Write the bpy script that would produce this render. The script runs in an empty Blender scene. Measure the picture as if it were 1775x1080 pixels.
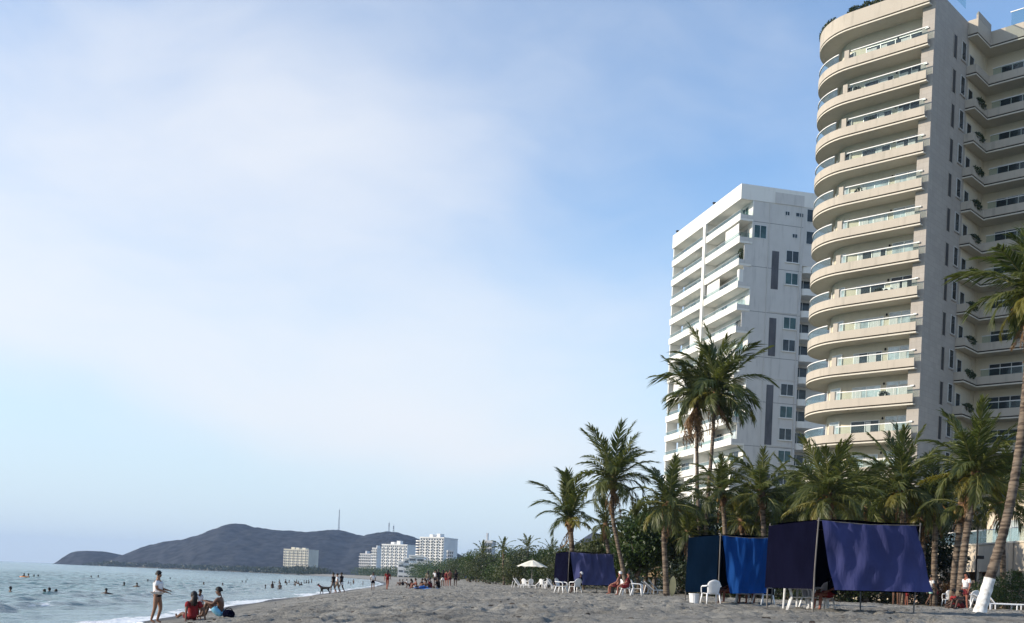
import bpy, math, random
import numpy as np
from mathutils import Vector, Matrix, Euler

# ------------------------------------------------------------------ camera, sky, sun
SC = bpy.context.scene
COL = SC.collection
F, CX, CZ = 1900.0, 887.5, 2.05
TH = math.atan(0.0415)
CY = 972 + 0.0415 * CX
cT, sT = math.cos(TH), math.sin(TH)

cam = bpy.data.cameras.new('camera')
cam.sensor_width = 36.0
cam.lens = 36.0 * F / 1775.0
cam.shift_y = (CY - 540.0) / 1775.0
cam.clip_start = 0.1
cam.clip_end = 30000
camo = bpy.data.objects.new('camera', cam)
COL.objects.link(camo)
camo.location = (0, 0, CZ)
camo.rotation_euler = (Matrix.Rotation(math.radians(90), 3, 'X') @ Matrix.Rotation(TH, 3, 'Z')).to_euler()
SC.camera = camo

SUN_EL = math.radians(24)
SUN_DIR = Vector((-0.985, -0.17, 0)).normalized() * math.cos(SUN_EL) + Vector((0, 0, math.sin(SUN_EL)))
sun = bpy.data.lights.new('sun', 'SUN')
sun.energy = 3.1
sun.angle = math.radians(0.6)
sun.color = (1.0, 0.89, 0.74)
suno = bpy.data.objects.new('sun', sun)
COL.objects.link(suno)
suno.location = (-60, -10, 60)
suno.rotation_euler = SUN_DIR.to_track_quat('Z', 'Y').to_euler()

SC.view_settings.view_transform = 'Standard'
SC.view_settings.look = 'None'
SC.view_settings.exposure = 0.84
SC.view_settings.gamma = 1.0
SC.view_settings.use_curve_mapping = False
SC.cycles.use_denoising = True
SC.cycles.max_bounces = 6
SC.cycles.transparent_max_bounces = 12
SC.cycles.volume_bounces = 0
SC.cycles.caustics_reflective = False
SC.cycles.caustics_refractive = False


class NT:
    """tiny node helper"""
    def __init__(s, tree):
        s.t = tree
        tree.nodes.clear()

    def n(s, typ, **kw):
        nd = s.t.nodes.new(typ)
        for k, v in kw.items():
            if k.startswith('i_'):
                key = k[2:]
                key = int(key) if key.isdigit() else key.replace('_', ' ')
                s.set(nd.inputs[key], v)
            else:
                setattr(nd, k, v)
        return nd

    def set(s, inp, v):
        if hasattr(v, 'is_output') or isinstance(v, bpy.types.NodeSocket):
            s.t.links.new(v, inp)
        else:
            inp.default_value = v

    def m(s, op, a, b=None, c=None, clamp=False):
        nd = s.t.nodes.new('ShaderNodeMath')
        nd.operation = op
        nd.use_clamp = clamp
        s.set(nd.inputs[0], a)
        if b is not None:
            s.set(nd.inputs[1], b)
        if c is not None:
            s.set(nd.inputs[2], c)
        return nd.outputs[0]

    def ss(s, x, a, b, lo=0.0, hi=1.0):
        nd = s.t.nodes.new('ShaderNodeMapRange')
        nd.interpolation_type = 'SMOOTHSTEP'
        s.set(nd.inputs['Value'], x)
        nd.inputs['From Min'].default_value = a
        nd.inputs['From Max'].default_value = b
        nd.inputs['To Min'].default_value = lo
        nd.inputs['To Max'].default_value = hi
        return nd.outputs[0]

    def mix(s, f, a, b):
        nd = s.t.nodes.new('ShaderNodeMix')
        nd.data_type = 'RGBA'
        s.set(nd.inputs[0], f)
        s.set(nd.inputs[6], a)
        s.set(nd.inputs[7], b)
        return nd.outputs[2]


def c4(c):
    return (c[0], c[1], c[2], 1.0)


world = bpy.data.worlds.new('World')
SC.world = world
world.use_nodes = True
W = NT(world.node_tree)
sky = W.n('ShaderNodeTexSky', sky_type='NISHITA', sun_disc=False)
sky.sun_elevation = SUN_EL
sky.sun_rotation = math.atan2(SUN_DIR.x, SUN_DIR.y)
sky.air_density = 1.0
sky.dust_density = 0.3
sky.ozone_density = 2.2
sky.altitude = 0
tc = W.n('ShaderNodeTexCoord')
sep = W.n('ShaderNodeSeparateXYZ', i_0=tc.outputs['Generated'])
dx, dy, dz = sep.outputs
# veil cloud: fine streaked noise on the direction, gathered in one broad bank
wz = W.n('ShaderNodeTexNoise', i_Vector=tc.outputs['Generated'], i_Scale=2.2, i_Detail=3.0, i_Roughness=0.5)
wsub = W.n('ShaderNodeVectorMath', operation='SUBTRACT', i_0=wz.outputs['Color'], i_1=(0.5, 0.5, 0.5))
wscl = W.n('ShaderNodeVectorMath', operation='SCALE', i_0=wsub.outputs[0])
wscl.inputs['Scale'].default_value = 0.22
wadd = W.n('ShaderNodeVectorMath', operation='ADD', i_0=tc.outputs['Generated'], i_1=wscl.outputs[0])
mp = W.n('ShaderNodeMapping', i_Vector=wadd.outputs[0], i_Rotation=(0.15, math.radians(28), 0.1), i_Scale=(1.3, 1.3, 3.4))
nA = W.n('ShaderNodeTexNoise', i_Vector=mp.outputs[0], i_Scale=2.6, i_Detail=7.0, i_Roughness=0.52).outputs[0]
nB = W.n('ShaderNodeTexNoise', i_Vector=wadd.outputs[0], i_Scale=1.1, i_Detail=3.0, i_Roughness=0.5).outputs[0]
sepw = W.n('ShaderNodeSeparateXYZ', i_0=wadd.outputs[0])
wx, wy, wzz = sepw.outputs
lat = W.m('ADD', wx, W.m('MULTIPLY', wzz, 0.5))
bankR = W.ss(lat, 0.36, -0.06)
bankB = W.ss(W.m('ADD', wzz, W.m('MULTIPLY', wx, 0.12)), 0.03, 0.115)
bank = W.m('MULTIPLY', W.m('MULTIPLY', bankR, bankB), W.ss(wzz, 0.30, 0.56, 1.0, 0.35))
dens = W.m('ADD', W.m('MULTIPLY', bank, 0.58), W.m('MULTIPLY', W.m('SUBTRACT', nA, 0.5), 0.80))
dens = W.m('ADD', dens, W.m('MULTIPLY', W.m('SUBTRACT', nB, 0.5), 0.35))
cover = W.ss(dens, -0.08, 0.82, 0.0, 0.86)
hz = W.ss(dz, 0.38, -0.01, 0.0, 0.93)
hsv = W.n('ShaderNodeHueSaturation', i_Color=sky.outputs[0])
hsv.inputs['Saturation'].default_value = 1.06
hsv.inputs['Value'].default_value = 1.25
skyc = W.mix(hz, hsv.outputs[0], (3.7, 4.4, 4.9, 1))
cloudc = (4.85, 4.95, 5.15, 1)
final = W.mix(cover, skyc, cloudc)
bg = W.n('ShaderNodeBackground', i_Color=final, i_Strength=0.11)
wo = W.n('ShaderNodeOutputWorld', i_Surface=bg.outputs[0])

# ------------------------------------------------------------------ projection helpers (real depth Y in metres)
def uv_of(px, py):
    a, b = px - CX, CY - py
    return a * cT - b * sT, a * sT + b * cT


def at(px, py, Y):
    u, v = uv_of(px, py)
    return Vector((u * Y / F, Y, CZ + v * Y / F))


_R = np.random.RandomState(7)
_LAT = _R.rand(256, 256)


def vnoise(x, y):
    x = np.asarray(x, float); y = np.asarray(y, float)
    xi = np.floor(x).astype(int); yi = np.floor(y).astype(int)
    fx = x - xi; fy = y - yi
    fx = fx * fx * (3 - 2 * fx); fy = fy * fy * (3 - 2 * fy)
    a = _LAT[xi % 256, yi % 256]; b = _LAT[(xi + 1) % 256, yi % 256]
    c = _LAT[xi % 256, (yi + 1) % 256]; d = _LAT[(xi + 1) % 256, (yi + 1) % 256]
    return (a + (b - a) * fx) * (1 - fy) + (c + (d - c) * fx) * fy


def fbm(x, y, o=4):
    s = 0; a = 0.5
    for i in range(o):
        s = s + a * vnoise(x * 2 ** i + 17.3 * i, y * 2 ** i - 9.1 * i); a *= 0.5
    return s


SHY = [-400, 0, 40, 73, 102, 121, 196, 300, 600, 1000, 1500, 1900, 2050, 2500, 9000]
SHX = [6, -11.3, -13.8, -17.2, -19.0, -20.5, -25.5, -35, -78, -165, -340, -560, -760, -990, -2400]


def shore(y):
    return np.interp(y, SHY, SHX)


def sstep(a, b, x):
    t = np.clip((x - a) / (b - a), 0, 1)
    return t * t * (3 - 2 * t)


def ground_smooth(x, y):
    x = np.asarray(x, float); y = np.asarray(y, float)
    d = x - shore(y) + 0.9 * (vnoise(y / 9.0, x * 0 + 3.3) - 0.5) * sstep(25, 60, y)
    dp = np.maximum(d, 0)
    z = 1.70 * (1 - np.exp(-(dp / 9.5) ** 1.15)) + np.minimum(d, 0) * 0.09
    z = np.maximum(z, -5)
    z = z + 0.75 * sstep(90, 260, y) * sstep(8, 22, dp) + 0.05 * (fbm(x / 6, y / 6, 2) - 0.4) * sstep(5, 10, dp)
    return z


def gz(x, y):
    return float(ground_smooth(x, y))


def gp(px, Y):
    """point on the sand seen in column px at depth Y"""
    X = (px - CX) / F * Y
    for _ in range(6):
        v = (gz(X, Y) - CZ) * F / Y
        X = ((px - CX) - v * sT) / cT * Y / F
    return Vector((X, Y, gz(X, Y)))


# ------------------------------------------------------------------ materials
MATS = {}


def mat(name, col, rough=0.8, var=0.18, scale=2.0, bump=0.0, bscale=30.0, spec=0.3, coat=None, detail=4.0, stretch=None, metallic=0.0, col2=None, sub=0.0):
    if name in MATS:
        return MATS[name]
    m = bpy.data.materials.new(name); m.use_nodes = True
    N = NT(m.node_tree)
    t = N.n('ShaderNodeTexCoord')
    vec = t.outputs['Object']
    if stretch:
        vec = N.n('ShaderNodeMapping', i_Vector=vec, i_Scale=stretch).outputs[0]
    nz = N.n('ShaderNodeTexNoise', i_Vector=vec, i_Scale=scale, i_Detail=detail, i_Roughness=0.6)
    f = N.ss(nz.outputs[0], 0.3, 0.7)
    lo = col2 if col2 else tuple(c * (1 - var) for c in col)
    hi = tuple(min(1, c * (1 + var)) for c in col)
    rgb = N.mix(f, c4(lo), c4(hi))
    b = N.n('ShaderNodeBsdfPrincipled', i_Base_Color=rgb, i_Roughness=rough, i_Metallic=metallic)
    b.inputs['Specular IOR Level'].default_value = spec
    if bump:
        n2 = N.n('ShaderNodeTexNoise', i_Vector=vec, i_Scale=bscale, i_Detail=4.0)
        bp = N.n('ShaderNodeBump', i_Strength=bump, i_Distance=0.02, i_Height=n2.outputs[0])
        N.set(b.inputs['Normal'], bp.outputs[0])
    N.n('ShaderNodeOutputMaterial', i_Surface=b.outputs[0])
    MATS[name] = m
    return m


def leafmat(name, col, col2, trans=0.35, rough=0.45, spec=0.4, island=True):
    if name in MATS:
        return MATS[name]
    m = bpy.data.materials.new(name); m.use_nodes = True
    N = NT(m.node_tree)
    g = N.n('ShaderNodeNewGeometry')
    oi = N.n('ShaderNodeObjectInfo')
    r = N.m('ADD', N.m('MULTIPLY', g.outputs['Random Per Island'], 0.6), N.m('MULTIPLY', oi.outputs['Random'], 0.4))
    rgb = N.mix(r, c4(col), c4(col2))
    b = N.n('ShaderNodeBsdfPrincipled', i_Base_Color=rgb, i_Roughness=rough)
    b.inputs['Specular IOR Level'].default_value = spec
    hs = N.n('ShaderNodeHueSaturation', i_Color=rgb)
    hs.inputs['Saturation'].default_value = 1.15
    hs.inputs['Value'].default_value = 1.6
    tr = N.n('ShaderNodeBsdfTranslucent', i_Color=hs.outputs[0])
    mx = N.n('ShaderNodeMixShader', i_0=trans, i_1=b.outputs[0], i_2=tr.outputs[0])
    N.n('ShaderNodeOutputMaterial', i_Surface=mx.outputs[0])
    MATS[name] = m
    return m


def clothmat(name, col, trans=0.35, rough=0.8, var=0.16, spec=0.12):
    if name in MATS:
        return MATS[name]
    m = bpy.data.materials.new(name); m.use_nodes = True
    N = NT(m.node_tree)
    t = N.n('ShaderNodeTexCoord')
    nz = N.n('ShaderNodeTexNoise', i_Vector=t.outputs['Object'], i_Scale=0.9, i_Detail=6.0)
    nd = N.n('ShaderNodeTexNoise', i_Vector=t.outputs['Object'], i_Scale=3.5, i_Detail=6.0, i_Roughness=0.7)
    rgb = N.mix(N.ss(nz.outputs[0], 0.32, 0.68), c4([c * (1 - var) for c in col]), c4([c * (1 + var) for c in col]))
    rgb = N.mix(N.ss(nd.outputs[0], 0.58, 0.80, 0, 0.22), rgb, c4([c * 0.8 + 0.12 * max(col) for c in col]))
    mp_ = N.n('ShaderNodeMapping', i_Vector=t.outputs['Object'], i_Rotation=(0, 0.25, 0), i_Scale=(4, 4, 0.9))
    n2 = N.n('ShaderNodeTexNoise', i_Vector=mp_.outputs[0], i_Scale=1.6, i_Detail=5.0, i_Roughness=0.55)
    bp = N.n('ShaderNodeBump', i_Strength=0.4, i_Distance=0.12, i_Height=n2.outputs[0])
    b = N.n('ShaderNodeBsdfPrincipled', i_Base_Color=rgb, i_Roughness=rough, i_Normal=bp.outputs[0])
    b.inputs['Specular IOR Level'].default_value = spec
    tr = N.n('ShaderNodeBsdfTranslucent', i_Color=rgb)
    mx = N.n('ShaderNodeMixShader', i_0=trans, i_1=b.outputs[0], i_2=tr.outputs[0])
    N.n('ShaderNodeOutputMaterial', i_Surface=mx.outputs[0])
    MATS[name] = m
    return m


def glassmat(name, tint=(0.75, 0.9, 0.88), refl=0.25):
    if name in MATS:
        return MATS[name]
    m = bpy.data.materials.new(name); m.use_nodes = True
    N = NT(m.node_tree)
    tr = N.n('ShaderNodeBsdfTransparent', i_Color=c4(tint))
    gl = N.n('ShaderNodeBsdfGlossy', i_Color=(0.85, 0.87, 0.87, 1), i_Roughness=0.05)
    fr = N.n('ShaderNodeFresnel', i_IOR=1.5)
    f = N.m('ADD', N.m('MULTIPLY', fr.outputs[0], 0.32), refl, clamp=True)
    mx = N.n('ShaderNodeMixShader', i_0=f, i_1=tr.outputs[0], i_2=gl.outputs[0])
    N.n('ShaderNodeOutputMaterial', i_Surface=mx.outputs[0])
    MATS[name] = m
    return m


def panemat(name, col, rough=0.06, var=0.35, scale=0.6, spec=0.9):
    return mat(name, col, rough=rough, var=var, scale=scale, spec=spec)


# ------------------------------------------------------------------ mesh helpers
class MB:
    def __init__(s):
        s.v = []; s.f = []

    def add(s, vs, fs):
        o = len(s.v)
        s.v += [tuple(p) for p in vs]
        s.f += [tuple(i + o for i in f) for f in fs]
        return s

    def box(s, x0, x1, y0, y1, z0, z1):
        vs = [(x, y, z) for z in (z0, z1) for y in (y0, y1) for x in (x0, x1)]
        return s.add(vs, [(0, 2, 3, 1), (4, 5, 7, 6), (0, 1, 5, 4), (2, 6, 7, 3), (0, 4, 6, 2), (1, 3, 7, 5)])

    def prism(s, poly, z0, z1):
        n = len(poly)
        vs = [(p[0], p[1], z0) for p in poly] + [(p[0], p[1], z1) for p in poly]
        fs = [tuple(range(n - 1, -1, -1)), tuple(range(n, 2 * n))]
        fs += [(i, (i + 1) % n, n + (i + 1) % n, n + i) for i in range(n)]
        return s.add(vs, fs)

    def tube(s, pts, rads, seg=8, caps=True, squash=1.0):
        pts = [Vector(p) for p in pts]
        if not hasattr(rads, '__len__'):
            rads = [rads] * len(pts)
        vs = []; fs = []
        prev = None
        for i, p in enumerate(pts):
            t = (pts[min(i + 1, len(pts) - 1)] - pts[max(i - 1, 0)]).normalized()
            if prev is None:
                ref = Vector((0, 0, 1)) if abs(t.z) < 0.9 else Vector((1, 0, 0))
                a = t.cross(ref).normalized()
            else:
                a = (prev - t * prev.dot(t)).normalized()
            prev = a
            b = t.cross(a)
            for k in range(seg):
                an = 2 * math.pi * k / seg
                vs.append(p + (a * math.cos(an) + b * math.sin(an) * squash) * rads[i])
        n = len(pts)
        for i in range(n - 1):
            for k in range(seg):
                k2 = (k + 1) % seg
                fs.append((i * seg + k, i * seg + k2, (i + 1) * seg + k2, (i + 1) * seg + k))
        if caps:
            fs.append(tuple(range(seg - 1, -1, -1)))
            fs.append(tuple((n - 1) * seg + k for k in range(seg)))
        return s.add(vs, fs)

    def ball(s, c, r, seg=10, rings=6):
        c = Vector(c)
        if not hasattr(r, '__len__'):
            r = (r, r, r)
        vs = [c + Vector((0, 0, r[2]))]
        for i in range(1, rings):
            th = math.pi * i / rings
            for k in range(seg):
                an = 2 * math.pi * k / seg
                vs.append(c + Vector((r[0] * math.sin(th) * math.cos(an), r[1] * math.sin(th) * math.sin(an), r[2] * math.cos(th))))
        vs.append(c - Vector((0, 0, r[2])))
        fs = [(0, 1 + k, 1 + (k + 1) % seg) for k in range(seg)]
        for i in range(rings - 2):
            for k in range(seg):
                a = 1 + i * seg + k; b = 1 + i * seg + (k + 1) % seg
                fs.append((a, a + seg, b + seg, b))
        l = len(vs) - 1
        o = 1 + (rings - 2) * seg
        fs += [(l, o + (k + 1) % seg, o + k) for k in range(seg)]
        return s.add(vs, fs)

    def sweep(s, path, prof, closed=False):
        """path: list of (x,y,nx,ny) outward normals; prof: closed loop of (o,z)"""
        n = len(prof); m = len(path)
        vs = [(x + nx * o, y + ny * o, z) for (x, y, nx, ny) in path for (o, z) in prof]
        fs = []
        for i in range(m - 1):
            for k in range(n):
                k2 = (k + 1) % n
                fs.append((i * n + k, i * n + k2, (i + 1) * n + k2, (i + 1) * n + k))
        fs.append(tuple(range(n - 1, -1, -1)))
        fs.append(tuple((m - 1) * n + k for k in range(n)))
        return s.add(vs, fs)

    def mesh(s, name, m=None, smooth=False):
        me = bpy.data.meshes.new(name)
        me.from_pydata([tuple(p) for p in s.v], [], s.f)
        if smooth:
            me.polygons.foreach_set('use_smooth', [True] * len(me.polygons))
        if m:
            me.materials.append(m)
        me.update()
        return me

    def build(s, name, m, parent=None, loc=None, smooth=False, rz=None):
        return link(name, s.mesh(name, m, smooth), parent, loc, rz)


def link(name, me, parent=None, loc=None, rz=None):
    o = bpy.data.objects.new(name, me)
    COL.objects.link(o)
    if parent:
        o.parent = parent
    if loc is not None:
        o.location = loc
    if rz is not None:
        o.rotation_euler = (0, 0, rz)
    return o


def npmesh(name, v, f, m=None, smooth=False, parent=None):
    """v (n,3) float array; f (k,4) or (k,3) int array"""
    me = bpy.data.meshes.new(name)
    v = np.asarray(v, np.float32); f = np.asarray(f, np.int32)
    k = f.shape[1]
    me.vertices.add(len(v)); me.vertices.foreach_set('co', v.ravel())
    me.loops.add(f.size); me.loops.foreach_set('vertex_index', f.ravel())
    me.polygons.add(len(f))
    me.polygons.foreach_set('loop_start', np.arange(0, f.size, k, dtype=np.int32))
    me.polygons.foreach_set('loop_total', np.full(len(f), k, np.int32))
    if smooth:
        me.polygons.foreach_set('use_smooth', np.ones(len(f), bool))
    me.update(calc_edges=True)
    if m:
        me.materials.append(m)
    return me


def tag(o, label=None, cat=None, group=None, kind=None):
    if label: o['label'] = label
    if cat: o['category'] = cat
    if group: o['group'] = group
    if kind: o['kind'] = kind
    return o


def empty(name, loc=(0, 0, 0), rz=0, label=None, cat=None, group=None):
    o = bpy.data.objects.new(name, None)
    COL.objects.link(o)
    o.location = loc; o.rotation_euler = (0, 0, rz)
    o.empty_display_size = 0.2
    return tag(o, label, cat, group)


def grid_faces(ny, nx):
    i = np.arange(ny - 1)[:, None] * nx + np.arange(nx - 1)[None, :]
    i = i.ravel()
    return np.stack([i, i + 1, i + 1 + nx, i + nx], 1)


def axis(segs):
    """segs: (start, end, fine step, growth); growth below 1 grows backwards from the end"""
    out = []
    for a, b, st, g in segs:
        x = 0.0; s = st; q = [0.0]
        gg = g if g >= 1 else 1.0 / g
        while x + s < (b - a) - s * 0.4:
            x += s; s *= gg; q.append(x)
        q = np.array(q)
        seg = (a + q) if g >= 1 else np.concatenate([[a], (b - q)[::-1][:-1]])
        out.append(seg)
    return np.concatenate(out + [[segs[-1][1]]])


# ------------------------------------------------------------------ setting: sand, sea, hills
def sandmat():
    m = bpy.data.materials.new('sand'); m.use_nodes = True
    N = NT(m.node_tree)
    t = N.n('ShaderNodeTexCoord')
    P = t.outputs['Object']
    a1 = N.n('ShaderNodeAttribute', attribute_name='wet').outputs['Fac']
    a2 = N.n('ShaderNodeAttribute', attribute_name='soil').outputs['Fac']
    n1 = N.n('ShaderNodeTexNoise', i_Vector=P, i_Scale=0.35, i_Detail=6.0, i_Roughness=0.6).outputs[0]
    n2 = N.n('ShaderNodeTexNoise', i_Vector=P, i_Scale=4.5, i_Detail=7.0, i_Roughness=0.75).outputs[0]
    n3 = N.n('ShaderNodeTexNoise', i_Vector=P, i_Scale=2.4, i_Detail=4.0, i_Roughness=0.6).outputs[0]
    dry = N.mix(N.ss(n1, 0.3, 0.7), (0.21, 0.20, 0.175, 1), (0.35, 0.335, 0.295, 1))
    dry = N.mix(N.ss(n2, 0.50, 0.66, 0, 0.75), dry, (0.065, 0.058, 0.05, 1))  # dark speckle, here and below: footprint shadows painted into the sand colour
    dry = N.mix(N.ss(n3, 0.60, 0.72, 0, 0.35), dry, (0.08, 0.07, 0.06, 1))
    soil = N.mix(N.ss(n3, 0.4, 0.65), (0.17, 0.13, 0.09, 1), (0.09, 0.09, 0.045, 1))
    dry = N.mix(a2, dry, soil)
    col = N.mix(a1, dry, (0.06, 0.054, 0.047, 1))
    bp = N.n('ShaderNodeBump', i_Strength=1.0, i_Distance=0.16, i_Height=n2)
    b = N.n('ShaderNodeBsdfPrincipled', i_Base_Color=col, i_Roughness=N.ss(a1, 0, 1, 0.95, 0.45), i_Normal=bp.outputs[0])
    b.inputs['Specular IOR Level'].default_value = 0.2
    N.n('ShaderNodeOutputMaterial', i_Surface=b.outputs[0])
    return m


VEGY = [0, 30, 60, 95, 150, 300, 600, 1000, 1500, 9000]
VEGX = [30, 24, 14, 6.5, -3, -19, -62, -148, -325, -325]


def build_ground():
    d = axis([(-900, -6, 0.6, 0.82), (-6, 2, 0.4, 1.0), (2, 40, 0.12, 1.0), (40, 7000, 0.2, 1.09)])
    y = axis([(-300, 16, 0.3, 0.75), (16, 48, 0.115, 1.0), (48, 260, 0.12, 1.0065), (260, 9000, 1.4, 1.05)])
    D, Y = np.meshgrid(d, y)
    X = shore(Y) + D
    Z = ground_smooth(X, Y)
    # trampled sand: footprints and little ridges
    w = sstep(2.5, 7, D) * (1 - 0.6 * sstep(70, 200, Y)) * (1 - 0.8 * sstep(45, 80, D))
    l1 = 1 - np.abs(2 * vnoise(X / 0.55 + 3, Y / 0.85) - 1)
    l2 = 1 - np.abs(2 * vnoise(X / 0.30 + 31, Y / 0.42 + 7) - 1)
    l3 = vnoise(X / 1.9, Y / 2.6)
    pits = np.clip(vnoise(X / 0.27 + 90, Y / 0.36 + 40) - 0.60, 0, 0.25)
    patch = 0.55 + 0.9 * vnoise(X / 4.0 + 5, Y / 6.0 + 11)
    Z = Z + w * patch * (0.07 * (l1 - 0.5) + 0.12 * (l2 - 0.5) + 0.06 * (l3 - 0.5) - 0.55 * pits)
    R = random.Random(9)
    def stamp(fx, fy, ang, dp):
        dd = fx - float(shore(fy))
        i0, i1 = np.searchsorted(d, [dd - 0.45, dd + 0.45]); j0, j1 = np.searchsorted(y, [fy - 0.45, fy + 0.45])
        if i1 - i0 < 3 or j1 - j0 < 3:
            return
        ex = X[j0:j1, i0:i1] - fx; ey = Y[j0:j1, i0:i1] - fy
        a_ = ex * math.cos(ang) + ey * math.sin(ang); b_ = -ex * math.sin(ang) + ey * math.cos(ang)
        q = (a_ / 0.19) ** 2 + (b_ / 0.10) ** 2
        Z[j0:j1, i0:i1] += dp * (-np.exp(-q * 0.9) + 0.45 * np.exp(-((np.sqrt(q) - 1.5) / 0.45) ** 2))
    for k in range(46):          # trails of footprints criss-crossing the beach
        fy = R.uniform(17, 60); fx = float(shore(fy)) + R.uniform(3, 34); ang = R.choice((R.uniform(1.2, 1.9), R.uniform(-0.3, 0.4), R.uniform(4.4, 5.0), R.uniform(2.6, 3.6)))
        for st in range(R.randrange(12, 34)):
            sd = 0.11 * (1 if st % 2 else -1)
            stamp(fx - sd * math.sin(ang), fy + sd * math.cos(ang), ang + R.uniform(-0.15, 0.15), R.uniform(0.05, 0.085))
            ang += R.uniform(-0.07, 0.07)
            fx += 0.62 * math.cos(ang); fy += 0.62 * math.sin(ang)
    Z = Z + 0.03 * (vnoise(X / 1.2, Y / 3.0) - 0.5) * sstep(0.3, 2.0, D)
    v = np.stack([X, Y, Z], -1).reshape(-1, 3)
    me = npmesh('sand_beach', v, grid_faces(len(y), len(d)), sandmat(), smooth=True)
    wet = (1 - sstep(0.12, 0.34, Z + 0.12 * (vnoise(X / 2, Y / 5) - 0.5))).ravel()
    vx = np.interp(Y, VEGY, VEGX)
    soil = np.maximum(sstep(0, 5, X - vx + 4 * (vnoise(X / 3, Y / 4) - 0.5)), sstep(1200, 1300, Y) * sstep(1, 5, D)).ravel()
    for nm, arr in (('wet', wet), ('soil', soil)):
        at_ = me.attributes.new(nm, 'FLOAT', 'POINT')
        at_.data.foreach_set('value', arr.astype(np.float32))
    o = link('beach_ground', me)
    tag(o, 'trampled grey sand of the beach running up to the palms', 'beach', kind='structure')


build_ground()


def seamat():
    m = bpy.data.materials.new('sea_water'); m.use_nodes = True
    N = NT(m.node_tree)
    t = N.n('ShaderNodeTexCoord')
    P = t.outputs['Object']
    a = N.n('ShaderNodeAttribute', attribute_name='shore').outputs['Fac']   # metres seaward, negative out at sea
    n1 = N.n('ShaderNodeTexNoise', i_Vector=N.n('ShaderNodeMapping', i_Vector=P, i_Scale=(0.5, 0.16, 1)).outputs[0], i_Scale=0.5, i_Detail=5.0).outputs[0]
    deep = N.mix(N.ss(n1, 0.35, 0.65), (0.025, 0.11, 0.115, 1), (0.08, 0.22, 0.22, 1))
    shal = N.mix(N.ss(a, -26, -2), deep, (0.15, 0.23, 0.225, 1))
    nf = N.n('ShaderNodeTexNoise', i_Vector=N.n('ShaderNodeMapping', i_Vector=P, i_Scale=(1.6, 0.45, 1)).outputs[0], i_Scale=1.3, i_Detail=7.0, i_Roughness=0.65).outputs[0]
    nb = N.n('ShaderNodeTexNoise', i_Vector=N.n('ShaderNodeMapping', i_Vector=P, i_Scale=(0.3, 0.09, 1)).outputs[0], i_Scale=1.0, i_Detail=2.0).outputs[0]
    edge = N.m('MULTIPLY', N.ss(N.m('ADD', a, N.m('MULTIPLY', nb, 5.0)), -0.2, 3.2), 0.60)
    brk = N.m('MULTIPLY', N.m('MULTIPLY', N.ss(a, -8.5, -6.2), N.ss(a, -3.8, -6.0)), N.ss(nb, 0.52, 0.66, 0, 0.36))
    f = N.ss(N.m('ADD', nf, N.m('ADD', edge, brk)), 0.84, 1.0)
    col = N.mix(f, shal, (0.80, 0.82, 0.82, 1))
    w1 = N.n('ShaderNodeTexNoise', i_Vector=N.n('ShaderNodeMapping', i_Vector=P, i_Scale=(1.0, 0.55, 1)).outputs[0], i_Scale=1.6, i_Detail=5.0, i_Roughness=0.6).outputs[0]
    w2 = N.n('ShaderNodeTexNoise', i_Vector=N.n('ShaderNodeMapping', i_Vector=P, i_Scale=(0.16, 0.06, 1)).outputs[0], i_Scale=1.0, i_Detail=4.0).outputs[0]
    bp1 = N.n('ShaderNodeBump', i_Strength=0.9, i_Distance=0.22, i_Height=w1)
    bp = N.n('ShaderNodeBump', i_Strength=0.5, i_Distance=1.2, i_Height=w2, i_Normal=bp1.outputs[0])
    b = N.n('ShaderNodeBsdfPrincipled', i_Base_Color=col, i_Roughness=N.ss(f, 0, 1, 0.12, 0.8), i_Normal=bp.outputs[0])
    b.inputs['IOR'].default_value = 1.33
    b.inputs['Specular IOR Level'].default_value = 0.28
    N.n('ShaderNodeOutputMaterial', i_Surface=b.outputs[0])
    return m


def build_sea():
    d = axis([(-9000, -70, 0.35, 0.95), (-70, 2.4, 0.30, 1.0)])
    y = axis([(-300, 26, 0.4, 0.85), (26, 120, 0.32, 1.0), (120, 9000, 0.35, 1.02)])
    D, Y = np.meshgrid(d, y)
    X = shore(Y) + D
    R = np.random.RandomState(3)
    Z = np.zeros_like(X)
    for k in range(16):
        L = R.uniform(0.8, 3.2)
        an = R.normal(0, 0.55)
        kx, ky = math.cos(an) * 2 * math.pi / L, math.sin(an) * 2 * math.pi / L
        ph = R.uniform(0, 6.28)
        s = np.sin(D * kx + Y * ky + ph + 1.6 * vnoise(D / 7, Y / 9))
        Z += 0.011 * L ** 0.8 * (s + 0.35 * s * s)
    fade = sstep(0.5, -7, D) * (1 - sstep(300, 900, Y)) * (1 - sstep(-60, -120, D)) + 0.04
    Z = Z * fade
    # two low breakers rolling in
    for dc, am, sc in ((-6.2, 0.20, 0.7), (-2.6, 0.12, 0.5), (-12, 0.08, 1.0)):
        c = dc + 2.2 * (vnoise(Y / 14.0 + dc, Y * 0) - 0.5)
        msk = sstep(0.35, 0.6, vnoise(Y / 17.0 + 7 * dc, Y * 0 + 3))
        q = (D - c) / sc
        Z += am * msk * np.exp(-np.where(q < 0, q * 0.6, q * 1.6) ** 2) * (1 - sstep(160, 400, Y))
    Z = Z + 0.02
    v = np.stack([X, Y, Z], -1).reshape(-1, 3)
    me = npmesh('sea', v, grid_faces(len(y), len(d)), seamat(), smooth=True)
    a = me.attributes.new('shore', 'FLOAT', 'POINT')
    a.data.foreach_set('value', D.ravel().astype(np.float32))
    tag(link('sea_water', me), 'calm teal sea with small waves breaking along the sand', 'sea', kind='structure')


build_sea()

hillm = mat('hill_scrub', (0.036, 0.038, 0.040), rough=1.0, var=0.6, scale=0.05, detail=9.0, spec=0.0, bump=0.0)


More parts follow.
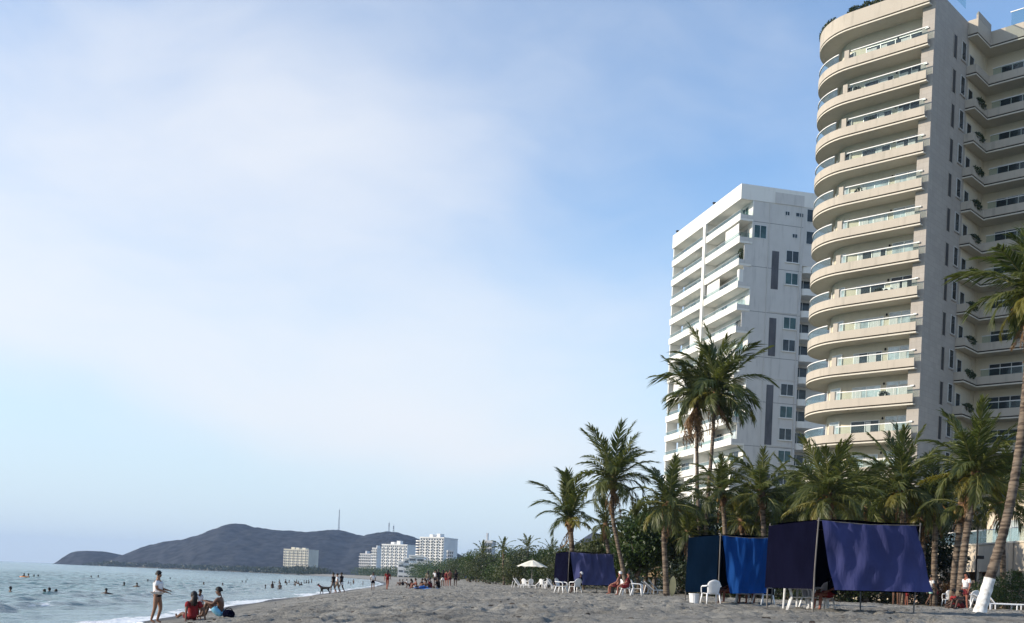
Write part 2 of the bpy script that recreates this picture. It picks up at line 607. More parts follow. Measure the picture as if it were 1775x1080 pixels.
def build_hill(name, prof, Yr, Yf, Yb, X0, X1, nx, ny, label, amp):
    pts = [at(px, py, Yr) for px, py in prof]
    hx = [p.x for p in pts]; hz = [max(p.z, 0) for p in pts]
    x = np.linspace(X0, X1, nx); y = np.concatenate([np.linspace(Yf, Yr, ny), np.linspace(Yr, Yb, ny // 3)[1:]])
    X, Y = np.meshgrid(x, y)
    h = np.interp(X, hx, hz, left=0, right=0)
    yf = Yf + np.clip((X0 * 0.52 - X) / (X0 * 0.52 - X0), 0, 1) * (Yr - Yf) * 0.93 if X0 < -500 else Yf + 0 * X
    t = np.clip(np.where(Y < Yr, (Y - yf) / (Yr - yf), (Yb - Y) / (Yb - Yr)), 0, 1)
    g = fbm(X / 160.0, Y / 260.0, 4)
    foot = 0.22 * (g - 0.45)
    s = sstep(0.02 + foot, 1.0, t) ** 0.8
    Z = h * s * (1 - amp * (1 - t) * np.abs(2 * fbm(X / 95.0 + 4, Y / 240.0, 4) - 0.95)) + (fbm(X / 22, Y / 22, 3) - 0.45) * 7 * s
    Z = np.where(np.abs(Y - Yr) < 1e-3, h + (fbm(X / 14, Y / 14, 3) - 0.45) * 5 * np.minimum(h / 30, 1), Z)
    Z = Z - 2.0 * (t <= 0.001) - 0.5
    v = np.stack([X, Y, Z], -1).reshape(-1, 3)
    me = npmesh(name, v, grid_faces(len(y), nx), hillm, smooth=True)
    return tag(link(name, me), label, 'hill', kind='structure')


RIDGE = [(106, 979), (110, 970), (117, 963), (126, 957), (140, 954), (165, 955), (185, 960), (205, 966), (213, 966.5), (230, 958), (265, 944),
         (290, 938), (320, 935), (345, 929), (370, 918), (395, 910), (410, 907), (425, 909), (440, 914), (470, 917), (500, 920), (530, 922.5), (560, 920),
         (580, 919), (600, 921), (615, 926), (632, 929), (655, 924), (672, 921), (690, 923), (715, 930), (740, 940), (765, 955), (800, 975), (840, 1004)]
build_hill('hills', RIDGE, 2500, 2010, 3300, -1060, 0, 420, 90, 'long dark scrub hill ending in a headland across the bay', 0.35)
RIDGE2 = [(740, 1003), (766, 968), (776, 954), (790, 957), (800, 962), (812, 967), (850, 975), (950, 968), (985, 951), (1005, 937), (1028, 922), (1050, 930), (1120, 950), (1200, 975), (1300, 1025)]
build_hill('hills', RIDGE2, 1800, 1500, 2300, -150, 420, 220, 60, 'smaller rocky hill rising behind the beach trees', 0.25)


# masts on the ridge
steel = mat('steel_grey', (0.16, 0.17, 0.19), rough=0.5, metallic=0.4)
for px, y0, y1, lab in ((587, 921, 884, 'tall thin transmitter mast on the hill crest'), (674, 923, 906, 'short lattice mast on the lower hill summit, with two dishes'), (682, 924, 911, 'shortest mast, just inland of the lattice mast')):
    a, b = at(px, y0, 2500), at(px, y1, 2500)
    r = empty('radio_mast', (a.x, a.y, a.z - 6), 0, lab, 'mast')
    H = b.z - a.z + 6
    w = 1.6
    mb = MB()
    for sx, sy in ((-1, -1), (1, -1), (1, 1), (-1, 1)):
        mb.tube([(sx * w, sy * w, 0), (sx * 0.5, sy * 0.5, H)], 0.28, 5)
    n = int(H / 4)
    for k in range(n):
        z0, z1 = H * k / n, H * (k + 1) / n
        q = lambda z: w + (0.5 - w) * z / H
        for sx in (-1, 1):
            mb.tube([(sx * q(z0), -q(z0), z0), (-sx * q(z1), -q(z1), z1)], 0.14, 4)
            mb.tube([(q(z0), sx * q(z0), z0), (q(z1), -sx * q(z1), z1)], 0.14, 4)
    mb.build('lattice', steel, r)
    MB().tube([(0, 0, H), (0, 0, H + 4)], 0.2, 5).build('antenna', steel, r)
    if px > 600:
        for k in range(2):
            MB().ball((0, -1.6, H * (0.75 + 0.15 * k)), (1.5, 0.5, 1.5), 10, 6).build('dish', steel, r)
# ------------------------------------------------------------------ beige tower
def stonemat(name, c1, c2, mortar, sx, sz):
    m = bpy.data.materials.new(name); m.use_nodes = True
    N = NT(m.node_tree)
    t = N.n('ShaderNodeTexCoord')
    P = t.outputs['Object']
    s = N.n('ShaderNodeSeparateXYZ', i_0=P)
    u = N.m('ADD', s.outputs[0], s.outputs[1])
    uvv = N.n('ShaderNodeCombineXYZ', i_0=u, i_1=s.outputs[2])
    br = N.n('ShaderNodeTexBrick', i_Vector=uvv.outputs[0], i_Scale=1.0)
    br.inputs['Brick Width'].default_value = sx
    br.inputs['Row Height'].default_value = sz
    br.inputs['Mortar Size'].default_value = 0.012
    br.inputs['Color1'].default_value = c4(c1); br.inputs['Color2'].default_value = c4(c2); br.inputs['Mortar'].default_value = c4(mortar)
    nz = N.n('ShaderNodeTexNoise', i_Vector=P, i_Scale=0.5, i_Detail=7.0).outputs[0]
    ns = N.n('ShaderNodeTexNoise', i_Vector=N.n('ShaderNodeMapping', i_Vector=P, i_Scale=(2.0, 2.0, 0.12)).outputs[0], i_Scale=1.2, i_Detail=5.0).outputs[0]
    col = N.mix(N.ss(nz, 0.35, 0.7, 0, 0.25), br.outputs[0], c4([c * 0.72 for c in c1]))
    col = N.mix(N.ss(ns, 0.52, 0.75, 0, 0.28), col, c4([c * 0.6 for c in c1]))
    b = N.n('ShaderNodeBsdfPrincipled', i_Base_Color=col, i_Roughness=0.85)
    b.inputs['Specular IOR Level'].default_value = 0.2
    N.n('ShaderNodeOutputMaterial', i_Surface=b.outputs[0])
    return m


def stainmat(name, col, dirt, amt=0.35):
    m = bpy.data.materials.new(name); m.use_nodes = True
    N = NT(m.node_tree)
    P = N.n('ShaderNodeTexCoord').outputs['Object']
    P2 = N.n('ShaderNodeVectorMath', operation='ADD', i_0=P)
    oi = N.n('ShaderNodeObjectInfo')
    cm = N.n('ShaderNodeCombineXYZ', i_0=N.m('MULTIPLY', oi.outputs['Random'], 37.0), i_1=N.m('MULTIPLY', oi.outputs['Random'], 11.0))
    N.set(P2.inputs[1], cm.outputs[0])
    ns = N.n('ShaderNodeTexNoise', i_Vector=N.n('ShaderNodeMapping', i_Vector=P2.outputs[0], i_Scale=(1.5, 1.5, 0.2)).outputs[0], i_Scale=1.6, i_Detail=6.0).outputs[0]
    nz = N.n('ShaderNodeTexNoise', i_Vector=P2.outputs[0], i_Scale=0.7, i_Detail=6.0).outputs[0]
    c = N.mix(N.ss(ns, 0.5, 0.78, 0, amt), c4(col), c4(dirt))
    c = N.mix(N.ss(nz, 0.4, 0.75, 0, amt * 0.6), c, c4([x * 0.8 for x in col]))
    b = N.n('ShaderNodeBsdfPrincipled', i_Base_Color=c, i_Roughness=0.8)
    b.inputs['Specular IOR Level'].default_value = 0.25
    N.n('ShaderNodeOutputMaterial', i_Surface=b.outputs[0])
    return m


stone = stonemat('tower_stone', (0.43, 0.39, 0.345), (0.39, 0.355, 0.315), (0.33, 0.30, 0.265), 0.9, 0.45)
beige = stainmat('tower_beige', (0.49, 0.435, 0.36), (0.29, 0.26, 0.215), 0.55)
cream = stainmat('tower_cream', (0.64, 0.59, 0.49), (0.48, 0.42, 0.33), 0.3)
ochre = stainmat('tower_inner_wall', (0.64, 0.575, 0.45), (0.45, 0.40, 0.31), 0.3)
whitep = mat('white_paint', (0.80, 0.79, 0.76), rough=0.5, var=0.05, scale=1.5)
groove_shade = mat('groove_shadow', (0.05, 0.043, 0.037), rough=0.9, var=0.2)  # shadow gap under the parapets, its darkness put into the colour
railglass = glassmat('rail_glass', (0.82, 0.88, 0.87), 0.0)
tealglass = glassmat('rail_glass_teal', (0.82, 0.89, 0.885), 0.0)
alu = mat('frame_aluminium', (0.62, 0.62, 0.60), rough=0.35, var=0.05, metallic=0.2)
paneL = panemat('pane_curtained', (0.42, 0.48, 0.49), var=0.35, scale=0.8)
paneD = panemat('pane_dark', (0.035, 0.045, 0.05), var=0.5, scale=0.7, spec=0.35)
paneT = panemat('pane_teal', (0.045, 0.095, 0.095), var=0.5, scale=0.5, spec=0.35)
curtain = mat('curtain_white', (0.62, 0.62, 0.60), rough=0.9, var=0.15, scale=6.0, stretch=(6, 6, 0.2))
darkin = mat('dark_interior', (0.03, 0.028, 0.026), rough=0.9, var=0.3)


def tpath(off, x_end=0.0, arc_to=180, n=26):
    """balcony edge of the tower: straight run, then the round nose; outward normals"""
    p = [(x_end, 0, 0, -1)] + [(-k * 0.99, 0, 0, -1) for k in range(1, 8)]
    for k in range(1, n + 1):
        a = math.radians(arc_to * k / n)
        nx, ny = -math.sin(a), -math.cos(a)
        p.append((-7 + 5 * nx, 5 + 5 * ny, nx, ny))
    return [(x + nx * off, y + ny * off, nx, ny) for x, y, nx, ny in p]


TW = empty('apartment_tower', (33.25, 92.85, 1.4), math.radians(-43), 'tall beige apartment tower with rounded stacked balconies', 'apartment building')
GZ = 1.4
Z0 = 15.43 - GZ
FH = 3.05
LEV = [Z0 + FH * n for n in range(-4, 12)]
ROOF = 52.5 - GZ
arc = [(-7 + 3 * -math.sin(math.radians(a)), 5 - 3 * math.cos(math.radians(a))) for a in range(0, 181, 9)]
foot = [(-0.75, 2.0), (-0.75, 0.55), (0.35, 0.55), (0.35, 12.8), (11, 12.8), (11, 24), (-7, 24)] + [a for a in reversed(arc)]
# outer stone shell (side wall) and inner balcony wall are two parts
side = MB()
side.box(-0.72, 0.35, 0.55, 8.2, 0, 53.9 - GZ)
side.build('stone_side_wall', stone, TW)
core = MB()
core.prism([(-0.73, 2.0), (-0.73, 12.0), (0.35, 12.0), (0.35, 12.8), (11, 12.8), (11, 24), (-7, 24)] + [a for a in reversed(arc)], 0, ROOF + 0.05)
core.build('inner_wall', ochre, TW)
MB().box(-0.70, 0.32, 8.21, 12.0, 0, ROOF + 0.9).build('recess_wall', ochre, TW)

# shared balcony meshes
bal_par = MB().sweep(tpath(0), [(0, 0.24), (0, 0.95), (-0.16, 0.95), (-0.16, 0.24)]).mesh('parapet', beige)
bal_grv = MB().sweep(tpath(0, -0.05), [(-0.10, 0.12), (-0.10, 0.24), (-0.3, 0.24), (-0.3, 0.12)]).mesh('groove', groove_shade)
bal_lip = MB().sweep(tpath(0, 0.05), [(-0.01, 0.0), (-0.01, 0.12), (-2.05, 0.12), (-2.05, 0.03), (-0.32, 0.03), (-0.30, 0.0)]).mesh('slab', cream)
rail_a = MB().sweep(tpath(0)[:8], [(-0.05, 1.56), (-0.05, 1.63), (-0.12, 1.63), (-0.12, 1.56)]).mesh('handrail', whitep)
rail_b = MB().sweep(tpath(0)[9:32], [(-0.03, 1.62), (-0.03, 1.70), (-0.13, 1.70), (-0.13, 1.62)]).mesh('handrail', whitep)
post_m = MB().box(-7.55, -7.12, 0.02, 0.22, 0.951, 1.72).mesh('post', beige)
gl_st = []
P_ = tpath(0)
for k in range(4):
    x0, x1 = -0.05 - 1.72 * k, -0.05 - 1.72 * (k + 1) + 0.04
    gl_st.append(MB().box(x1, x0, 0.075, 0.09, 0.96, 1.555).mesh('glass_panel', railglass))
for k in range(4):
    gl_st.append(MB().sweep(P_[9 + k * 5: 9 + k * 5 + 6], [(-0.07, 0.96), (-0.07, 1.615), (-0.085, 1.615), (-0.085, 0.96)]).mesh('glass_panel', railglass))


def window(parent, x0, x1, z0, z1, y, pane, n=2, axis_='x', out=-1, fr=0.06, fm=None, name='window'):
    """framed window set in a wall plane; axis_ x: wall runs along x at y; axis_ y: wall runs along y at x=y"""
    fm = fm or alu
    f = MB(); p = MB()
    def bx(b, a0, a1, d0, d1, c0, c1):
        lo, hi = sorted((y + out * d0, y + out * d1))
        if axis_ == 'x':
            b.box(a0, a1, lo, hi, c0, c1)
        else:
            b.box(lo, hi, a0, a1, c0, c1)
    bx(f, x0, x1, -0.02, 0.055, z0, z0 + fr); bx(f, x0, x1, -0.02, 0.055, z1 - fr, z1)
    bx(f, x0, x0 + fr, -0.02, 0.052, z0 + fr, z1 - fr); bx(f, x1 - fr, x1, -0.02, 0.052, z0 + fr, z1 - fr)
    w = (x1 - x0) / n
    for k in range(1, n):
        bx(f, x0 + w * k - fr / 2, x0 + w * k + fr / 2, -0.02, 0.05, z0 + fr, z1 - fr)
    fo = f.build(name, fm, parent)
    for k in range(n):
        q = MB()
        bx(q, x0 + w * k + fr * 0.6, x0 + w * (k + 1) - fr * 0.6, -0.01, 0.02, z0 + fr * 0.8, z1 - fr * 0.8)
        q.build('pane', pane, fo)
    return fo


rng = random.Random(11)
recess = mat('slot_recess', (0.05, 0.047, 0.045), rough=0.6)
plantm = leafmat('balcony_plant', (0.03, 0.045, 0.02), (0.06, 0.08, 0.03), 0.2)


def leafcloud(n, c, r, size, seed, droop=0.0, flat=None, shell=0.55):
    """numpy cloud of leaf quads inside an ellipsoid"""
    R = np.random.RandomState(seed)
    q = R.normal(size=(n, 3)); q /= np.linalg.norm(q, axis=1)[:, None]
    rad = (shell + (1 - shell) * R.rand(n)) ** 0.8
    rad = np.where(R.rand(n) < 0.2, R.rand(n) ** 0.5, rad)
    p = np.array(c) + q * rad[:, None] * np.array(r)
    return leafquads(p, size, R, droop)


def leafquads(p, size, R, droop=0.0):
    n = len(p)
    a = R.normal(size=(n, 3)); a[:, 2] -= droop; a /= np.linalg.norm(a, axis=1)[:, None]
    b = R.normal(size=(n, 3)); b -= (b * a).sum(1)[:, None] * a; b /= np.linalg.norm(b, axis=1)[:, None]
    L = size * (0.6 + 0.8 * R.rand(n))[:, None]; w = L * 0.42
    v = np.stack([p - a * L * 0.5, p + b * w * 0.5, p + a * L * 0.5, p - b * w * 0.5], 1).reshape(-1, 3)
    f = np.arange(4 * n).reshape(n, 4)
    return v, f


plant_meshes = []
for k in range(3):
    v, f = leafcloud(260, (0, 0, 0), (0.35, 1.2, 0.42), 0.28, 40 + k, 0.5)
    plant_meshes.append(npmesh('balcony_plants', v, f, plantm))

# second wing balconies
def lpath():
    pts = [(0.36, 7.75), (1.25, 7.75), (1.25, 10.85), (11, 10.85)]
    s2 = 1.0
    return [(0.36, 7.75, 0, -1), (1.25, 7.75, s2, -s2), (1.25, 10.85, s2, -s2), (11, 10.85, 0, -1)]


w_par = MB().sweep(lpath(), [(0, 0.24), (0, 0.95), (-0.14, 0.95), (-0.14, 0.24)]).mesh('parapet', beige)
w_grv = MB().sweep(lpath(), [(-0.09, 0.12), (-0.09, 0.24), (-0.3, 0.24), (-0.3, 0.12)]).mesh('groove', groove_shade)
wl = MB().sweep(lpath(), [(-0.01, 0.0), (-0.01, 0.12), (-0.34, 0.12), (-0.34, 0.0)])
wl.box(0.36, 0.93, 8.0, 12.79, 0.02, 0.10); wl.box(0.94, 11, 11.1, 12.79, 0.02, 0.10)
w_lip = wl.mesh('slab', cream)
w_rail = MB().box(1.5, 11, 10.93, 11.0, 1.56, 1.63).mesh('handrail', alu)
w_gl = [MB().box(1.55 + 1.9 * k, 1.55 + 1.9 * k + 1.86, 10.955, 10.97, 0.96, 1.555).mesh('glass_panel', tealglass) for k in range(4)]

for i, z in enumerate(LEV):
    b = empty('balcony', (0, 0, z)); b.parent = TW
    link('parapet', bal_par, b); link('groove', bal_grv, b); link('slab', bal_lip, b)
    link('handrail', rail_a, b); link('handrail', rail_b, b); link('post', post_m, b)
    for g in gl_st:
        link('glass_panel', g, b)
    zf = z + 0.1
    pane1 = paneL if i < 12 else paneD
    hi_ = 2.45
    if i != 15:
        window(TW, -3.25, -1.05, zf, zf + hi_, 2.0, pane1 if rng.random() < 0.85 else paneD, 2, fm=whitep)
        window(TW, -6.45, -3.75, zf, zf + 2.2, 2.0, pane1 if rng.random() < 0.6 else paneD, 2)
    else:
        window(TW, -6.45, -1.0, zf, zf + 2.3, 2.0, paneD, 4)
    MB().ball((-3.48, 1.95, zf + 2.3), (0.09, 0.09, 0.12), 8, 5).build('wall_lamp', darkin, TW)
    cr = random.Random(500 + i)
    for k in range(4):      # half drawn curtains inside the glazing, each floor its own way
        if cr.random() < 0.6:
            x0 = (-3.2, -2.15, -6.4, -5.0)[k]; wd = cr.uniform(0.35, 1.0)
            vs = [(x0 + wd * j / 12, 1.955 - 0.015 * (j % 2), zz) for zz in (zf + 0.05, zf + 2.1) for j in range(13)]
            MB().add(vs, [(j, j + 1, j + 14, j + 13) for j in range(12)]).build('curtain', curtain, TW)
    if cr.random() < 0.45:
        ac = MB().box(-0.4, 0.4, -0.16, 0.16, 0, 0.6).build('air_conditioner', whitep, TW, (cr.choice((-6.9, -3.5)), 1.8, zf + 0.95))
        MB().tube([(0, -0.161, 0.3), (0, -0.18, 0.3)], 0.22, 14).build('fan_grille', darkin, ac)
    if cr.random() < 0.6:
        pk = link('balcony_plants', plant_meshes[cr.randrange(3)], TW, (cr.uniform(-6.5, -1.5), 0.55, zf + 1.05), math.pi / 2)
        pk.scale = (0.8, 0.35, cr.uniform(0.6, 1.0)); pk['kind'] = 'stuff'
    # small lamp bracket on the lit pier
    MB().box(-0.42, -0.12, 0.42, 0.549, zf + 1.55, zf + 1.66).build('wall_lamp', alu, TW)
    # windows round the nose
    for a0 in (22, 62, 98):
        a = math.radians(a0)
        cx_, cy_ = -7 - 3.0 * math.sin(a), 5 - 3.0 * math.cos(a)
        w = empty('window', (cx_, cy_, zf)); w.parent = TW
        w.rotation_euler = (0, 0, -a)
        MB().box(-0.62, 0.62, -0.06, 0.05, 0.25, 2.25).build('pane', pane1, w)
        fb = MB().box(-0.66, -0.6, -0.08, 0.05, 0.2, 2.3).box(0.6, 0.66, -0.08, 0.05, 0.2, 2.3).box(-0.6, 0.6, -0.08, 0.05, 2.25, 2.31)
        fb.build('frame', whitep, w)
    # white curtain panel behind the nose glass, seen on every floor
    if i % 3 != 1:
        a = math.radians(74)
        c = empty('sliding_screen', (-7 - 4.75 * math.sin(a), 5 - 4.75 * math.cos(a), zf)); c.parent = TW; c.rotation_euler = (0, 0, -a)
        MB().box(-0.55, 0.35, 0.0, 0.04, 0.86, 1.52).build('screen_panel', whitep, c)
    # side wall windows
    MB().box(0.345, 0.352, 4.72, 5.42, z + 0.72, z + 2.72).build('slot_window', recess, TW)
    fr = MB().box(0.352, 0.40, 4.64, 4.72, z + 0.66, z + 2.78).box(0.352, 0.40, 5.42, 5.50, z + 0.66, z + 2.78)
    fr.build('slot_surround', stone, TW)
    window(TW, 6.55, 7.55, z + 1.15, z + 2.85, 0.35, paneD, 1, 'y', 1, 0.07)
    MB().box(0.35, 0.44, 6.48, 7.62, z + 1.05, z + 1.145).build('window_sill', stone, TW)
    # second wing
    b2 = empty('balcony', (0, 0, z)); b2.parent = TW
    link('parapet', w_par, b2); link('groove', w_grv, b2); link('slab', w_lip, b2); link('handrail', w_rail, b2)
    for g in w_gl:
        link('glass_panel', g, b2)
    window(TW, 8.4, 9.5, zf, zf + 2.2, 0.32, paneD, 1, 'y', 1)
    window(TW, 1.6, 4.6, zf, zf + 2.3, 12.8, paneD, 3)
    window(TW, 5.4, 9.0, zf, zf + 2.3, 12.8, paneT, 3)
    if 1 < i < 15:
        pl = link('balcony_plants', plant_meshes[i % 3], TW, (1.15, 9.3, z + 0.95))
        pl['kind'] = 'stuff'
# roof edge
b = empty('roof_edge', (0, 0, ROOF)); b.parent = TW
MB().sweep(tpath(0), [(0, 0.24), (0, 1.55), (-0.2, 1.55), (-0.2, 0.24)]).build('parapet', beige, b)
link('groove', bal_grv, b)
MB().sweep(tpath(0, 0.05), [(-0.01, 0.0), (-0.01, 0.12), (-2.6, 0.12), (-2.6, 0.03), (-0.32, 0.03), (-0.30, 0.0)]).build('slab', cream, b)
MB().sweep(lpath(), [(0, 0.24), (0, 1.5), (-0.2, 1.5), (-0.2, 0.24)]).build('parapet', beige, b)
link('groove', w_grv, b); link('slab', w_lip, b)
MB().sweep(lpath()[1:3], [(0.01, 1.5), (0.01, 2.1), (-0.3, 2.1), (-0.3, 1.5)]).build('parapet', stone, b)
for k in range(3):
    MB().box(0.1, 0.115, 0.8 + 2.3 * k, 0.8 + 2.3 * k + 2.25, 2.62, 3.75).build('glass_panel', tealglass, b)
MB().box(0.07, 0.14, 0.7, 7.7, 3.75, 3.82).build('handrail', alu, b)
for k in range(4):
    MB().box(2.6 + 2.0 * k, 2.6 + 2.0 * k + 1.95, 12.0, 12.015, 1.5, 3.3).build('glass_panel', tealglass, b)
MB().box(2.5, 10.6, 11.97, 12.04, 3.3, 3.37).build('handrail', alu, b)
for k in range(9):
    v, f = leafcloud(420, (0, 0, 0), (0.75, 0.5, 0.55), 0.26, 70 + k)
    a = math.radians(8 + 9 * k)
    if k < 3:
        loc = (-4.6 - 1.2 * k, 0.55, 1.75)
    else:
        loc = (-7 - 4.4 * math.sin(a), 5 - 4.4 * math.cos(a), 1.75)
    o = link('roof_plants', npmesh('roof_plants', v, f, plantm), b, loc)
    o['kind'] = 'stuff'
MB().tube([(-11.0, 3.4, 1.5), (-11.0, 3.4, 3.0)], 0.03, 6).ball((-11.0, 3.4, 3.05), 0.14, 8, 5).build('lamp', darkin, b)

# ------------------------------------------------------------------ white apartment block
wwhite = stainmat('block_white', (0.80, 0.78, 0.73), (0.55, 0.52, 0.47), 0.28)
wshade = stainmat('block_side_shaded', (0.62, 0.60, 0.57), (0.40, 0.39, 0.37), 0.5)  # block white darkened: the side's shade is painted into the colour
slotd = mat('block_dark_panel', (0.10, 0.10, 0.11), rough=0.6, var=0.25, scale=1.0, stretch=(1, 1, 0.3))
WBg = 1.4
WB = empty('apartment_block', (28.9, 148.6, WBg), math.radians(14.2), 'white apartment block with long straight balconies behind tall palms', 'apartment building')
WT = CZ + 706.7 * 148.6 / F - WBg
wz_ = [52.4 - WBg - 3.05 * k for k in range(17)]
# main body: side wall facing the beach path and inner wall behind the balconies
MB().box(1.9, 9.5, 0.0, 23.0, 0, WT - 2.0).build('wall', wshade, WB)
MB().box(9.5, 22, 2.4, 23.0, 0, WT - 2.0).build('wall', wshade, WB)
MB().box(9.501, 22, 0.0, 2.39, wz_[2] + 0.9, WT - 2.0).build('wall', wshade, WB)
MB().box(-0.05, 22, -0.06, 24, WT - 2.06, WT).build('roof_band', wwhite, WB)
MB().box(5.0, 9.4, -0.09, -0.061, WT - 2.06, WT - 0.55).build('roof_panel', wshade, WB)
slab = MB().box(-0.02, 1.95, 0.0, 24.0, 0.0, 0.28).mesh('slab', wwhite)
par = MB().box(-0.04, 0.10, -0.03, 24.0, 0.281, 0.92).mesh('parapet', wwhite)
par2 = MB().box(0.101, 1.9, -0.03, 0.08, 0.281, 0.80).mesh('parapet', wshade)
gmesh = [MB().box(0.02, 0.035, 0.1 + 3.95 * k, 0.1 + 3.95 * k + 3.9, 0.93, 1.42).mesh('glass_panel', tealglass) for k in range(6)]
hr = MB().box(0.0, 0.05, 0.02, 24.0, 1.42, 1.46).mesh('handrail', alu)
ge = MB().box(0.1, 1.85, 0.02, 0.035, 0.81, 1.42).mesh('glass_panel', tealglass)
for i, z in enumerate(wz_):
    b = empty('balcony', (0, 0, z)); b.parent = WB
    link('slab', slab, b); link('parapet', par, b); link('parapet', par2, b); link('handrail', hr, b)
    for g in gmesh:
        link('glass_panel', g, b)
    if i in (2, 3, 5, 7, 10, 12):
        MB().box(0.75, 1.9, 0.001, 0.12, 0.801, 2.95).build('end_wall', wshade, b)
        MB().box(0.15, 0.75, 0.001, 0.6, 0.801, 2.5).build('end_wall', wwhite, b) if i in (3, 12) else None
    else:
        link('glass_panel', ge, b)
        MB().box(1.78, 1.9, -0.05, 0.02, 0.801, 2.95).build('end_post', wwhite, b)
    MB().box(1.85, 1.899, 0.02, 23.0, 0.281, 3.04).build('inner_wall', wwhite, b)
    for k in range(4):
        y0 = 1.0 + 5.6 * k
        if i > 0 and (i * 3 + k) % 7 == 3:
            # balcony closed in with white shutters
            MB().box(0.3, 0.36, y0, y0 + 4.2, 0.30, 2.98).build('shutter', wwhite, b)
        window(WB, y0 + 0.4, y0 + (2.2, 3.4, 2.8)[(i * 2 + k) % 3], z + 0.3, z + 2.5, 1.85, (paneT, paneL, paneD)[(i + 2 * k) % 3], 2, 'y', -1)
    # side-wall windows
    if i >= 2 and i not in (4, 7):
        window(WB, 7.0, 8.95, z + 1.15, z + 2.8, 0.0, paneT if i % 2 else paneD, 2, 'x', -1, 0.07)
        MB().box(6.9, 9.05, -0.14, 0.0, z + 1.05, z + 1.145).build('window_sill', wwhite, WB)
    if i in (4, 7, 10):
        MB().box(4.9, 9.49, -0.05, 0.0, z + 0.2, z + 0.34).build('string_course', wshade, WB)
    # recess balconies at the far corner
    if i >= 2:
        rb = empty('balcony', (0, 0, z)); rb.parent = WB
        poly = [(9.52, 2.39), (9.52, 0.7), (9.8, 0.25), (10.4, 0.02), (12, 0.0), (14, 0.0), (14, 2.39)]
        MB().prism(poly, 0.0, 0.9).build('parapet', wwhite, rb)
        window(WB, 9.9, 12.2, z + 0.9, z + 2.7, 2.4, paneD, 2)
for z0, z1 in ((wz_[3] + 0.3, wz_[1] - 0.6), (wz_[6] + 0.3, wz_[4] - 0.6), (wz_[10] + 0.3, wz_[7] - 0.6), (wz_[15], wz_[11] - 0.6)):
    MB().box(4.9, 5.95, -0.03, 0.004, z0, z1).build('dark_panel', slotd, WB)
window(WB, 2.05, 3.95, wz_[1] + 0.85, wz_[1] + 2.7, 0.0, paneT, 2, 'x', -1, 0.08)
for x0, x1, zz in ((6.6, 7.3, wz_[0] + 1.4), (8.2, 9.4, wz_[0] + 1.4), (7.8, 8.6, wz_[1] + 1.5)):
    window(WB, x0, x1, zz, zz + 0.6, 0.0, paneD, 2, 'x', -1, 0.05)
for i in (0, 1):
    window(WB, 9.9, 11.2, wz_[i] + 0.9, wz_[i] + 2.7, 0.0, paneD, 1, 'x', -1)
MB().box(-0.22, 0.12, 11.1, 11.9, 0, WT - 2.07).build('fin_column', wwhite, WB)
MB().box(0.12, 1.88, 11.3, 11.6, 0, WT - 2.07).build('party_wall', wwhite, WB)
MB().box(0.14, 1.88, 23.7, 23.95, 0, WT - 2.07).build('party_wall', wwhite, WB)
for xx in (4.3, 9.1):
    MB().tube([(xx, -0.06, 0), (xx, -0.06, WT - 2.1)], 0.055, 6).build('drain_pipe', wshade, WB)
for i, z in enumerate(wz_):
    if i % 2 == 0:
        MB().box(1.95, 9.45, -0.012, 0.0, z + 0.02, z + 0.07).build('render_joint', slotd, WB)
for y0 in (9.5, 23.0):
    MB().tube([(0.3, y0, WT), (0.3, y0, WT + 0.35)], 0.12, 6).ball((0.3, y0, WT + 0.45), (0.3, 0.2, 0.18), 8, 5).build('roof_light', darkin, WB)
v, f = leafcloud(300, (0.6, 0.6, wz_[2] + 1.6), (0.5, 0.5, 0.9), 0.3, 5)
o = link('balcony_plants', npmesh('balcony_plants', v, f, plantm), WB); o['kind'] = 'stuff'
# ------------------------------------------------------------------ beachside terrace in front of the tower
TR = empty('terrace_building', (31.2, 88.0, 1.45), math.radians(-85.1), 'cream terrace wall with glass rail at the foot of the beige tower', 'terrace')
TL = 36.0
terr = stainmat('terrace_cream', (0.60, 0.52, 0.41), (0.40, 0.34, 0.26), 0.35)
MB().box(0, TL, 0.0, 0.35, 2.65, 4.50).build('wall_band', terr, TR)
MB().box(0, TL, -0.06, 0.45, 4.501, 4.62).build('coping', cream, TR)
MB().box(0, TL, 0.36, 9.0, 4.1, 4.4).build('terrace_floor', cream, TR)
MB().box(0, TL, 0.02, 0.30, 0, 2.05).build('low_wall', mat('terrace_pink', (0.50, 0.36, 0.28), var=0.2, scale=1.0), TR)
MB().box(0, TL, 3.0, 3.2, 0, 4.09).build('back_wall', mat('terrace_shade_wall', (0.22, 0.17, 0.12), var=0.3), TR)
for k in range(13):
    MB().box(0.2 + 2.9 * k, 0.55 + 2.9 * k, 0.04, 0.28, 2.051, 2.649).build('pier', terr, TR)
for k in range(4):
    MB().box(6.0 + 9 * k, 7.6 + 9 * k, -0.35, -0.061, 0, 4.5).build('buttress', terr, TR)
for k in range(12):
    MB().box(0.1 + 2.95 * k, 3.0 + 2.95 * k, 0.18, 0.195, 4.63, 5.5).build('glass_panel', tealglass, TR)
MB().box(0, TL, 0.15, 0.22, 5.5, 5.56).build('handrail', whitep, TR)
MB().box(0, TL, 7.0, 7.3, 4.41, 9.5).build('upper_wall', terr, TR)
for k in range(6):
    window(TR, 1.0 + 5.8 * k, 5.0 + 5.8 * k, 4.5, 7.0, 7.0, paneT if k % 2 else paneL, 3)
MB().box(0, TL, 4.6, 9.0, 9.51, 9.9).build('canopy_slab', cream, TR)

# ------------------------------------------------------------------ far buildings along the bay
farwhite = mat('far_white', (0.78, 0.77, 0.74), var=0.10, scale=0.05)
farcream = mat('far_cream', (0.62, 0.58, 0.47), var=0.12, scale=0.05)
fargrey = mat('far_grey', (0.58, 0.58, 0.58), var=0.10, scale=0.05)
farwin = panemat('far_window', (0.05, 0.06, 0.07), rough=0.2)


